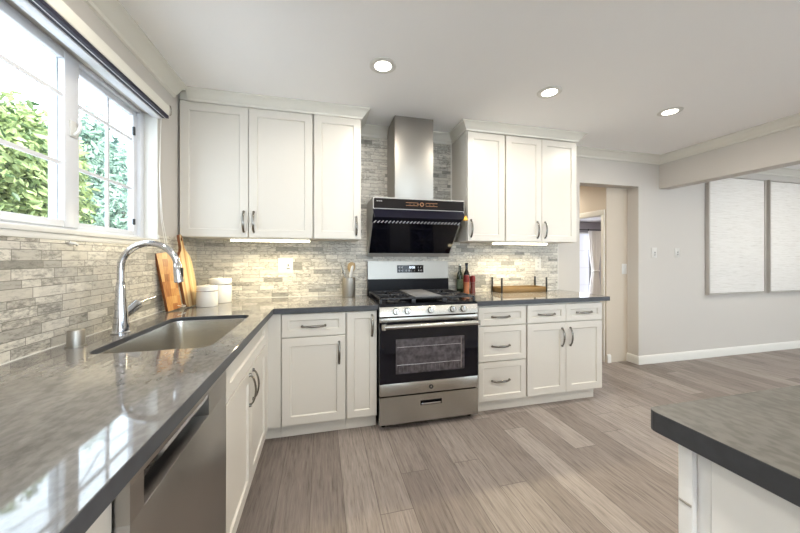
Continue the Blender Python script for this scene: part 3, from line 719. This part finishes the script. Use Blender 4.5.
for s_ in (-1, 1):
    for z in (1.718, 1.694): b.box(1.823+s_*.034 - (.105 if s_ < 0 else 0), 1.823+s_*.034+(.105 if s_ > 0 else 0), -.3868, -.3861, z-.002, z+.002)
for x in (1.718, 1.752, 1.786, 1.858, 1.892, 1.926): b.box(x-.006, x+.006, -.3868, -.3861, 1.7045, 1.7075)
ringm(b, 1.792, -.3862, 1.706, .005, .0075, 12)
b.build('touch_marks', 'mark_orange', pn)
b = MB()   # faint five-letter maker's mark, only its strokes can be seen
x = 1.437
for k in range(5):
    b.box(x, x+.0016, -.3868, -.3861, 1.718, 1.7265); b.box(x, x+.0065, -.3868, -.3861, 1.725, 1.7265)
    b.box(x, x+.0065, -.3868, -.3861, 1.718, 1.7195); 
    if k % 2 == 0: b.box(x+.005, x+.0065, -.3868, -.3861, 1.718, 1.7265)
    x += .0095
b.build('maker_mark', 'mark_white', pn)
b = MB(); b.prism([(-.385, 1.652), (-.388, 1.657), (-.482, 1.578), (-.478, 1.572)], 0, 1.405, 2.196); vs = b.build('visor', 'visor', hd, smooth=False)
b = MB(); b.rings([[(2.199, -.478, 1.570), (2.199, -.484, 1.578), (2.156, -.486, 1.578), (2.156, -.481, 1.570)], [(2.200, -.437, 1.608), (2.200, -.443, 1.615), (2.190, -.445, 1.614), (2.190, -.439, 1.607)]]); b.build('corner_sticker', 'sticker', vs)
b = MB(); n = 25
for i in range(n):
    x = 1.43 + i*(2.175-1.43)/(n-1); b.tube([(x-.011, -.350, 1.548), (x+.009, -.356, 1.566)], .0040, 6)
b.build('grille_tooth_glints', 'mark_white', hd)  # white slanted bars stand in for reflection stripes on the grille teeth
b = MB(); b.prism([(-.303, 1.5565), (-.306, 1.552), (-.390, 1.640), (-.384, 1.645)], 0, 1.412, 2.208); b.build('intake_panel', 'visor', hd, smooth=False)
# slanted glass
d_ = Vector((0, -.248, .278)).normalized(); nrm = Vector((0, -.278, -.248)).normalized()
def slant(t0, t1, x0, x1, o0, o1):
    P0 = Vector((0, -.052, 1.282)); L_ = (Vector((0, -.300, 1.560))-P0).length
    r = []
    for o_ in (o0, o1):
        r.append([P0 + d_*(L_*t) + nrm*o_ + Vector((x, 0, 0)) for x, t in ((x0, t0), (x1, t0), (x1, t1), (x0, t1))])
    return r
b = MB(); b.rings(slant(.080, 1.0, HX[0]+.012, HX[1]-.012, .0005, .007)); b.build('glass_panel', 'blackglass', hd, bevel=.001)
b = MB(); b.rings(slant(-.02, .075, HX[0]+.004, HX[1]-.004, .0005, .012)); b.build('drip_lip', 'hoodside', hd, bevel=.001)

# ------------------------------------------------------------------ under-cabinet lights
def strip(x0, x1, label):
    t = thing('under_cabinet_light', ((x0+x1)/2, -.29, 1.395), label, 'light', 'under-cabinet light strips')
    b = MB(); b.box(x0, x1, -.312, -.270, 1.3953, 1.4078, .002); b.build('housing', 'white', t)
    b = MB(); b.box(x0+.004, x1-.004, -.3135, -.272, 1.3825, 1.395, .003); b.build('diffuser', 'strip', t)
    l = bpy.data.lights.new('strip_lamp', 'AREA'); l.shape = 'RECTANGLE'; l.size = x1-x0-.02; l.size_y = .03; l.energy = STRIP_POWER*(x1-x0)/.6; l.color = (1, .84, .52)
    lo = bpy.data.objects.new('strip_lamp', l); COL.objects.link(lo); lo.parent = t; lo.location = (0, 0, -.016); lo.rotation_euler = (-.25, 0, 0)
strip(.335, .915, 'glowing light bar under the left wall cabinets, beside the window')
strip(2.545, 3.120, 'glowing light bar under the wall cabinets right of the hood')

# ------------------------------------------------------------------ recessed ceiling lights
def canlight(x, y, label, CH=CH, power=None):
    t = thing('recessed_light', (x, y, CH), label, 'ceiling light', 'recessed ceiling lights')
    b = MB(); b.lathe([(.052, -.001), (.052, -.006), (.070, -.009), (.084, -.004), (.085, -.0008)], (x, y, CH)); b.build('trim_ring', 'trim', t)
    b = MB(); b.lathe([(.001, -.0015), (.0515, -.0015), (.0515, -.004), (.001, -.0065)], (x, y, CH)); b.build('lens', 'can', t)
    l = bpy.data.lights.new('can_lamp', 'AREA'); l.shape = 'DISK'; l.size = .10; l.energy = power or CAN_POWER; l.color = (1, .93, .82)
    lo = bpy.data.objects.new('can_lamp', l); COL.objects.link(lo); lo.parent = t; lo.location = (0, 0, -.012)
canlight(1.377, -.97, 'recessed ceiling light above the counter left of the hood chimney')
canlight(2.613, -.953, 'recessed ceiling light in front of the right-hand wall cabinets')
canlight(3.793, -.933, 'recessed ceiling light nearest the ceiling beam')
for x in (1.377, 2.613, 3.793):
    for y in (-2.75, -4.5): canlight(x, y, 'recessed ceiling light over the near part of the kitchen')
for x in (6.4, 7.8):
    for y in (-1.3, -3.4): canlight(x, y, 'recessed ceiling light in the dining room')
canlight(4.02, .95, 'recessed ceiling light in the hallway', CH=2.2)
canlight(.55, -1.75, 'added recessed light over the sink, out of view', power=4.5)  # unseen can added to brighten the window wall and counter
canlight(7.6, 2.3, 'added ceiling light brightening the bedroom, out of view', CH=2.24, power=30)  # unseen lamp added to lift the dark bedroom wall

# ------------------------------------------------------------------ blind
bl = thing('window_blind', (.03, -1.3, 2.15), 'raised window blind with cream head rail and dark track over the window', 'blind')
BY0, BY1 = -1.95, -.640
b = MB('L'); 
b.rings([[(BY0, o_, z) for o_, z in ((.002, 2.150), (.062, 2.150), (.070, 2.156), (.074, 2.190), (.070, 2.214), (.050, 2.224), (.002, 2.224))], [(BY1, o_, z) for o_, z in ((.002, 2.150), (.062, 2.150), (.070, 2.156), (.074, 2.190), (.070, 2.214), (.050, 2.224), (.002, 2.224))]])
b.build('head_rail', 'crown', bl)
b = MB('L'); b.box(BY0, BY1-.004, .038, .052, 2.132, 2.1495); b.box(BY0, BY1-.004, .0560, .0715, 2.132, 2.1495); b.build('track', 'rail_black', bl)
b = MB('L'); b.box(BY0, BY1-.002, .0521, .0558, 2.131, 2.1495); b.build('track_lip', 'vinyl', bl)
b = MB('L'); b.box(BY0, BY1, .001, .037, 2.126, 2.149, .003); b.box(BY0, BY1, -.02, .000, 2.134, 2.149, .002); b.build('bottom_rail', 'vinyl', bl)
b = MB('L'); pts = [(BY1+.006+.018*math.cos(q), .074, 2.188+.030*math.sin(q)) for q in [PI/2-i*PI/10 for i in range(11)]]; b.tube(pts, .0035, 8); b.build('end_clip', 'steel', bl)
for k, dy in enumerate((0, .018)):
    b = MB('L'); pts = [(BY1-.002, .03, 2.135), (BY1+.004, .022, 2.00), (BY1+.008+dy*.3, .016, 1.75), (BY1+.030+dy, .016, 1.50), (BY1+.075+dy*1.6, .016, 1.36), (BY1+.095+dy*1.8, .016, 1.29)]
    b.tube(pts, .0016, 6); b.build('pull_cord', 'cord', bl)

# tiny adhesive hook under the sill
b = MB(); b.tube([(.0095, -1.342, 1.319), (.020, -1.338, 1.317), (.024, -1.325, 1.312), (.018, -1.318, 1.308)], [.006, .005, .004, .003], 10)
tag(b.build('adhesive_hook', 'white'), 'tiny white hook stuck on the tiles just below the window sill', 'hook')

# ------------------------------------------------------------------ cutting boards
def leaning(poly, y0, xb, xt, H, th, zb=.9155):
    """poly in (w, h); board foot at x = xb, top at x = xt against the wall; w runs along +y from y0"""
    ang = math.atan2(xb-xt, H); ca, sa = math.cos(ang), math.sin(ang)
    def P(w, h, t): return (xb - h*sa + t*ca, y0 + w, zb + h*ca + t*sa)
    return P
def board(poly, y0, xb, xt, H, th, hole=None, yaw=0, roll=0):
    P = leaning(poly, y0, xb, xt, H, th)
    def Q(w, h, t):
        x, y, z = P(w*math.cos(roll) - h*math.sin(roll), h*math.cos(roll) + w*math.sin(roll), t); c_, s_ = math.cos(yaw), math.sin(yaw); dx, dy = x-xb, y-y0
        return (xb+dx*c_-dy*s_, y0+dx*s_+dy*c_, z)
    b = MB(); bm = bmesh.new(); ed = []
    for loop in [poly] + ([hole] if hole else []):
        vs = [bm.verts.new((w, h, 0)) for w, h in loop]; ed += [bm.edges.new((vs[i], vs[(i+1) % len(vs)])) for i in range(len(vs))]
    bmesh.ops.triangle_fill(bm, use_beauty=True, use_dissolve=False, edges=ed)
    r = bmesh.ops.extrude_face_region(bm, geom=list(bm.faces))
    for v in [g for g in r['geom'] if isinstance(g, bmesh.types.BMVert)]: v.co.z = th
    bmesh.ops.recalc_face_normals(bm, faces=bm.faces)
    for v in bm.verts: v.co = Vector(Q(*v.co))
    b.bm.free(); b.bm = bm
    return b, Q
polyA = rrect(0, .112, 0, .372, .008, 4)
b, Q = board(polyA, -.632, .050, .012, .372, .018, yaw=-.35, roll=.13)
b.bm.normal_update()
for f in b.bm.faces: f.material_index = 0 if (f.normal.x > .6 or f.normal.x < -.6) else 1
tA = thing('cutting_board', (.05, -.6, .9155), 'narrow rectangular reddish cutting board leaning against the tiles behind the faucet', 'cutting board', 'cutting boards in the corner')
b.build('board', ['board_dark', 'board_edge'], tA, smooth=False, bevel=.002)
b = MB(); b.tube([Q(.075, .02, .020), Q(.085, .014, .030), Q(.10, .003, .038), Q(.118, .002, .040), Q(.122, .006, .034), Q(.10, .016, .026)], .0016, 6); b.build('string', 'cord', tA)
hw = .105
polyB = []
for w, h in ((.0, .03), (.02, .006), (.05, 0), (.16, 0), (.19, .006), (.21, .03), (.212, .20), (.205, .30), (.18, .345), (.14, .375), (.128, .40), (.126, .455), (.122, .478), (.105, .486), (.088, .478), (.084, .455), (.082, .40), (.07, .375), (.03, .345), (.005, .30), (-.002, .20)):
    polyB.append((w*.86, h*1.04))
hole = [(.0905+.010*math.cos(2*PI*k/12), .470+.013*math.sin(2*PI*k/12)) for k in range(12)]
b, Q = board(polyB, -.500, .098, .026, .50, .020, hole, yaw=-.10, roll=.04)
b.bm.normal_update()
for f in b.bm.faces: f.material_index = 0 if (f.normal.x > .6 or f.normal.x < -.6) else 1
tB = thing('cutting_board', (.1, -.41, .9155), 'tall striped paddle cutting board with a handle, leaning in the corner', 'cutting board', 'cutting boards in the corner')
b.build('board', ['board_light', 'board_edge'], tB, smooth=False, bevel=.002)

# ------------------------------------------------------------------ canisters
def canister(x, y, r, h, label):
    t = thing('canister', (x, y, .915), label, 'canister', 'white canisters')
    b = MB(); b.lathe([(.001, .001), (r*.97, .001), (r, .006), (r*.985, h*.55), (r*.96, h*.74), (r*.94, h*.745), (.001, h*.745)], (x, y, .915), 40); b.build('body', 'ceramic', t)
    b = MB(); b.lathe([(.001, h*.75), (r*.96, h*.75), (r*.985, h*.765), (r*.975, h*.95), (r*.95, h*.985), (r*.5, h), (.001, h)], (x, y, .915), 40); ld = b.build('lid', 'ceramic', t)
    b = MB(); b.tube([(x-.014, y, .915+h-.002), (x-.010, y, .915+h+.006), (x+.010, y, .915+h+.006), (x+.014, y, .915+h-.002)], .003, 8); b.build('knob', 'ceramic', ld)
    b = MB(); b.tube([(x+math.cos(q)*r*.975, y+math.sin(q)*r*.975, .915+h*.745) for q in [2*PI*k/32 for k in range(33)]], .0022, 6); b.build('clamp_ring', 'steel', t)
canister(.214, -.412, .068, .146, 'small white ceramic canister in front of the larger one, beside the boards')
canister(.240, -.215, .082, .186, 'large white ceramic canister in the counter corner, behind the small one')

# ------------------------------------------------------------------ outlets & switches
def plate(loc, w, h, n, axis, label, name='wall_switch', cat='light switch', kinds='s'):
    x, y, z = loc; t = thing(name, loc, label, cat)
    b = MB(); b.box(x-w/2, x+w/2, y-.006, y-.0005, z-h/2, z+h/2, .002); p = b.build('cover_plate', 'white', t)
    for i in range(n):
        xc = x + (i-(n-1)/2)*.046; k = kinds[i]
        b = MB(); b.box(xc-.0165, xc+.0165, y-.0085, y-.006, z-.033, z+.033, .001); r = b.build('rocker' if k == 's' else 'receptacle', 'white', t)
        if k == 'o':
            b = MB()
            for dz in (-.018, .018):
                b.box(xc-.008, xc-.005, y-.0089, y-.0084, z+dz-.005, z+dz+.006); b.box(xc+.005, xc+.008, y-.0089, y-.0084, z+dz-.005, z+dz+.006); b.cyl((xc, y-.0089, z+dz-.011), (xc, y-.0084, z+dz-.011), .003, n=10)
            b.build('slot', 'gap', r)
        if k == 'd':
            b = MB(); b.box(xc-.004, xc+.004, y-.012, y-.0084, z-.008, z+.012, .001); b.box(xc-.012, xc+.012, y-.0089, y-.0084, z-.030, z-.024); b.build('toggle', 'gap', r)
plate((.697, -.009, 1.190), .122, .130, 2, 0, 'double white wall plate on the tiles under the left light bar', 'wall_outlet', 'outlet', 'sd')
plate((3.243, -.009, 1.187), .074, .124, 1, 0, 'single white outlet on the tiles above the wooden tray', 'wall_outlet', 'outlet', 'o')
plate((4.862, 0, 1.318), .078, .122, 1, 0, 'white switch plate on the plain wall, closest to the hallway opening', kinds='d')
plate((5.223, 0, 1.322), .072, .118, 1, 0, 'white switch plate on the plain wall beside the framed canvas', kinds='d')
plate((4.575, .14, 1.122), .074, .124, 1, 0, 'white rocker switch on the hallway wall beside the door frame')

# ------------------------------------------------------------------ utensil holder and utensils
ux, uy = 1.235, -.120
t = thing('utensil_holder', (ux, uy, .915), 'tall brushed steel utensil holder on the counter left of the range', 'utensil holder')
b = MB(); b.lathe([(.001, .001), (.056, .001), (.057, .004), (.057, .170), (.0555, .171), (.054, .168), (.054, .006), (.001, .005)], (ux, uy, .915), 36); b.build('cup', 'steelh', t)
def utensil(name, label, p0, p1, mats, head):
    t = thing(name, p0, label, 'utensil', 'utensils in the steel holder'); b = MB(); P0, P1 = Vector(p0), Vector(p1)
    b.tube([P0, P1], [.0055, .0065], 10); b.build('handle', mats, t); D = (P1-P0).normalized()
    b = MB()
    pr = [(.0, .007), (.02, .016), (.05, head), (.085, head*.98), (.10, head*.8), (.108, head*.3)]
    b.rings([[P1 + D*s_ + Vector((w*math.cos(q), .005*math.sin(q), 0)) for q in [2*PI*k/16 for k in range(16)]] for s_, w in pr]); b.build('head', mats, t)
utensil('wooden_spoon', 'light wooden spatula standing in the steel holder, against the tiles', (ux+.01, uy+.035, .935), (ux+.022, uy+.043, 1.110), 'wooden_spoon', .034)
utensil('serving_spatula', 'white spatula tilted to the right in the steel holder', (ux-.02, uy-.01, .935), (ux+.010, uy-.018, 1.085), 'white', .013)
utensil('slender_spoon', 'thin pale spoon handle leaning left out of the steel holder', (ux+.015, uy+.02, .935), (ux-.040, uy+.0, 1.110), 'steel', .004)

# ------------------------------------------------------------------ bottles, spice grinders
def bottle(x, y, r, h, m, mcap, lab, label, band=None):
    t = thing('oil_bottle', (x, y, .915), label, 'bottle', 'bottles beside the range')
    b = MB(); b.lathe([(.001, .001), (r*.96, .001), (r, .006), (r, h*.56), (r*.85, h*.66), (r*.42, h*.76), (r*.38, h*.90), (r*.42, h*.905), (r*.42, h*.93), (.001, h*.93)], (x, y, .915), 28); b.build('body', m, t)
    b = MB(); b.lathe([(.001, h*.931), (r*.47, h*.931), (r*.47, h), (.001, h)], (x, y, .915), 20); b.build('cap', mcap, t)
    b = MB(); b.lathe([(r*1.01, h*.14), (r*1.015, h*.15), (r*1.015, h*.46), (r*1.01, h*.47)], (x, y, .915), 28); b.build('label', lab, t)
bottle(2.318, -.062, .030, .285, 'bottle_green', 'white', 'label', 'slim dark green oil bottle with a pale cap beside the range')
bottle(2.392, -.058, .032, .292, 'bottle_black', 'black', 'label2', 'dark wine-coloured bottle standing behind the two spice grinders')
def grinder(x, y, r, h, m, label):
    t = thing('spice_grinder', (x, y, .915), label, 'spice grinder', 'spice grinders beside the range')
    b = MB(); b.lathe([(.001, .001), (r, .001), (r*1.03, h*.08), (r*.86, h*.35), (r*.88, h*.62), (.001, h*.62)], (x, y, .915), 28); b.build('jar', m, t)
    b = MB(); b.lathe([(.001, h*.63), (r*.95, h*.63), (r*1.05, h*.70), (r*1.0, h*.95), (r*.7, h), (.001, h)], (x, y, .915), 28); b.build('grinder_cap', 'cap_red', t)
grinder(2.345, -.150, .027, .178, 'spice_orange', 'orange spice grinder with a red cap beside the range')
grinder(2.418, -.135, .026, .172, 'spice_dark', 'dark red spice grinder with a red cap, on the tray side of the orange one')

# ------------------------------------------------------------------ wooden tray
t = thing('wooden_tray', (2.93, -.14, .915), 'rustic wooden serving tray with dark metal corner posts under the outlet', 'tray')
tx0, tx1, ty0, ty1 = 2.695, 3.190, -.205, -.030
b = MB(); b.box(tx0+.013, tx1-.013, ty0+.013, ty1-.013, .9155, .926); b.box(tx0, tx1, ty0, ty0+.012, .9155, .968, .002); b.box(tx0, tx1, ty1-.012, ty1, .9155, .968, .002); b.box(tx0+.001, tx0+.012, ty0+.012, ty1-.012, .9155, .967, .002); b.box(tx1-.012, tx1-.001, ty0+.012, ty1-.012, .9155, .968, .002); b.build('wooden_box', 'tray', t)
for x in (tx0-.004, tx1+.004):
    for y in (ty0, ty1):
        b = MB(); b.box(x-.006, x+.006, y-.007, y+.007, .9155, 1.062, .001); b.build('post', 'brass', t)

# ------------------------------------------------------------------ framed canvases
def art(x0, x1, z0, z1, label):
    t = thing('framed_canvas', ((x0+x1)/2, 0, z0), label, 'picture', 'framed canvases on the dining room wall')
    b = MB(); f = .018; y0, y1 = -.045, -.001
    b.box(x0, x0+f, y0, y1, z0, z1, .002); b.box(x1-f, x1, y0, y1, z0, z1, .002); b.box(x0+f, x1-f, y0, y1, z0, z0+f, .002); b.box(x0+f, x1-f, y0, y1, z1-f, z1, .002); b.build('frame', 'artframe', t)
    b = MB(); b.box(x0+f+.004, x1-f-.004, -.036, -.002, z0+f+.004, z1-f-.004, .002); b.build('canvas', 'canvas', t)
art(5.690, 6.722, .790, 2.300, 'tall pale textured canvas in a silver frame, the whole one beside the switch plates')
art(6.800, 7.832, .790, 2.300, 'tall pale textured canvas in a silver frame, cut off by the photo edge')

# ------------------------------------------------------------------ bedroom curtain
t = thing('curtain', (8.2, 4.05, 0), 'pale curtain tied back beside the bright bedroom window, seen through the hallway', 'curtain')
b = MB(); rings = []
for z, xc, w in ((.02, 8.20, .19), (.5, 8.18, .16), (.85, 8.18, .10), (.92, 8.18, .09), (1.0, 8.18, .11), (1.4, 8.18, .17), (1.98, 8.18, .20)):
    rings.append([(xc - w + 2*w*i/40, 4.05 + .035*math.sin(i*1.15), z) for i in range(41)])
for i in range(len(rings)): rings[i] = rings[i] + [(x, y+.006, z) for x, y, z in reversed(rings[i])]
b.rings(rings); b.build('panel', 'fabric', t)
b = MB(); b.box(8.08, 8.28, 4.0, 4.10, .885, .92, .006); b.build('tieback', 'fabric', t)
b = MB(); b.tube([(6.7, 4.05, 2.01), (8.55, 4.05, 2.01)], .012, 10); b.lathe([(.001, -.03), (.03, 0), (.001, .03)], (7.92, 4.02, 2.005), 12); b.tube([(8.5, 4.05, 2.01), (8.5, 4.2, 2.01)], .008, 8); b.tube([(6.8, 4.05, 2.01), (6.8, 4.2, 2.01)], .008, 8)
tag(b.build('curtain_rod', 'brass'), 'dark curtain rod above the bedroom window', 'curtain rod')
lb = bpy.data.lights.new('bedroom_window_light', 'AREA'); lb.shape = 'RECTANGLE'; lb.size = 1.1; lb.size_y = 1.8; lb.energy = 10; lb.color = (.85, .9, 1)
lo = bpy.data.objects.new('bedroom_window_light', lb); COL.objects.link(lo); lo.location = (7.5, 4.13, 1.0); lo.rotation_euler = (-PI/2, 0, 0)

# ------------------------------------------------------------------ garden
b = MB(); b.box(-30, -.16, -16, 30, -.35, -.30); b.box(-.16, 16, -16, -5.61, -.35, -.30); struct(b.build('ground', 'bounce_ground', smooth=False))
def tree(name, label, base, blobs, nleaf, size, m, seed, group='trees outside the window'):
    rnd = random.Random(seed); t = thing(name, base, label, 'tree', group)
    b = MB(); bx, by, bz = base; top = Vector(blobs[0][0])
    b.tube([(bx, by, bz), (bx+.03, by-.02, (bz+top.z)/2), top], [.07, .05, .03], 10)
    for c, r in blobs[1:]:
        b.tube([(bx+.03, by-.02, bz+(top.z-bz)*.55), (Vector(c)+top)/2 - Vector((0, 0, .15)), c], [.03, .02, .012], 6)
    b.build('trunk', 'bark', t)
    verts = []; faces = []; tot = sum(r[0]*r[1] + r[1]*r[2] for _, r in blobs)
    for c, r in blobs:
        k = int(nleaf*(r[0]*r[1]+r[1]*r[2])/tot)
        for _ in range(k):
            d = Vector((rnd.gauss(0, 1), rnd.gauss(0, 1), rnd.gauss(0, 1))).normalized(); q = rnd.random()**.45
            p = Vector(c) + Vector((d.x*r[0], d.y*r[1], d.z*r[2]))*q
            s_ = size*rnd.uniform(.6, 1.25); ax = (d*.5 + Vector((rnd.gauss(0, .6), rnd.gauss(0, .6), -.5+rnd.gauss(0, .4)))).normalized()
            sd = ax.cross(Vector((rnd.gauss(0, 1), rnd.gauss(0, 1), rnd.gauss(0, 1)))).normalized(); nn = ax.cross(sd)
            i = len(verts)
            verts += [p, p+ax*s_*.35+sd*s_*.20+nn*s_*.03, p+ax*s_*.75+sd*s_*.15-nn*s_*.02, p+ax*s_-nn*s_*.12, p+ax*s_*.75-sd*s_*.15-nn*s_*.02, p+ax*s_*.35-sd*s_*.20+nn*s_*.03]
            faces += [(i, i+1, i+2, i+3), (i, i+3, i+4, i+5)]
    me = bpy.data.meshes.new('foliage'); me.from_pydata([v - Vector(base) for v in verts], [], faces); me.materials.append(M[m])
    o = bpy.data.objects.new('foliage', me); COL.objects.link(o); o.parent = t
tree('broadleaf_tree', 'bright broad-leaved tree close outside the window, filling the near pane', (-1.9, .55, -.3),
     [((-1.75, .75, 2.22), (.45, .55, .45)), ((-1.6, .25, 2.12), (.4, .4, .55)), ((-1.9, 1.1, 1.85), (.5, .45, .5)), ((-1.6, .45, 1.5), (.45, .5, .4)), ((-1.7, 1.05, 1.35), (.4, .5, .35))], 18000, .085, 'leaf_bright', 3)
tree('evergreen_tree', 'dense tree farther off with haze-tinted leaves, seen through the far window pane', (-3.2, 4.1, -.3),
     [((-3.2, 4.0, 2.9), (.75, .7, .8)), ((-3.1, 3.5, 2.2), (.7, .7, .7)), ((-3.3, 4.9, 2.3), (.8, .8, .8)), ((-3.1, 4.2, 1.6), (.9, 1.1, .7)), ((-3.2, 4.1, 3.6), (.35, .4, .45))], 9000, .13, 'leaf_hazed', 5)
tree('shady_tree', 'tall green tree behind the others, filling the far window pane', (-5.0, 7.5, -.3),
     [((-5.0, 7.0, 3.9), (.8, 1.0, 1.0)), ((-4.9, 6.2, 2.9), (.8, .9, .9)), ((-5.0, 8.3, 3.6), (.8, 1.0, 1.2)), ((-5.0, 8.0, 2.3), (.8, 1.3, 1.0)), ((-4.9, 6.4, 1.8), (.8, 1.0, .9))], 10000, .15, 'leaf_hazed', 8)
tree('young_tree', 'light green young tree seen low behind the far window pane', (-1.75, 2.4, -.3),
     [((-1.75, 2.4, 1.9), (.25, .35, .3)), ((-1.75, 2.1, 1.5), (.3, .35, .35)), ((-1.75, 2.75, 1.45), (.3, .35, .35))], 2200, .09, 'leaf_hazed', 9)
b = MB()
for i in range(46): b.box(-5.9, -5.87, .5+i*.20, .5+i*.20+.185, -.3, 1.75)
b.box(-5.87, -5.83, .5, 9.7, 1.45, 1.55); b.box(-5.87, -5.83, .5, 9.7, .2, .3)
tag(b.build('garden_fence', 'fence', smooth=False), 'grey board fence behind the trees outside the window', 'fence')
b = MB(); b.box(-2.28, -2.20, 1.86, 1.94, -.3, 1.92); b.box(-2.29, -2.19, 1.85, 1.95, 1.92, 1.95)
tag(b.build('fence_post', 'fence', smooth=False), 'grey post standing outside beside the bright tree, next to the mullion', 'post')
b = MB(); b.box(-.92, -.80, -.42, -.28, 1.42, 1.505, .01); 
b.box(-.90, -.82, -.39, -.31, -.3, 1.42); tag(b.build('planter_stand', 'redpot'), 'dark red planter post at the lower corner of the near pane', 'planter')
for pts in ([(-6.0, 7.0, 6.75), (-6.0, 7.6, 6.45), (-6.0, 8.6, 6.25), (-6.0, 10.2, 6.3)], [(-6.0, 5.6, 6.9), (-6.0, 6.2, 6.95), (-6, 7.0, 6.75)]): pass
b = MB(); b.tube([(-6.0, -2, 6.2), (-6.0, 4.5, 6.62), (-6.0, 6.12, 6.845), (-6.0, 7.1, 7.06), (-6.0, 8.0, 7.6), (-6.0, 8.8, 7.17), (-6.0, 9.24, 6.92), (-6.0, 9.73, 6.846), (-6.0, 10.15, 6.888), (-6.0, 10.79, 6.946), (-6.0, 14, 7.4)], .022, 6)
tag(b.build('power_cable', 'gap'), 'thin dark power cable sagging across the sky outside', 'cable')
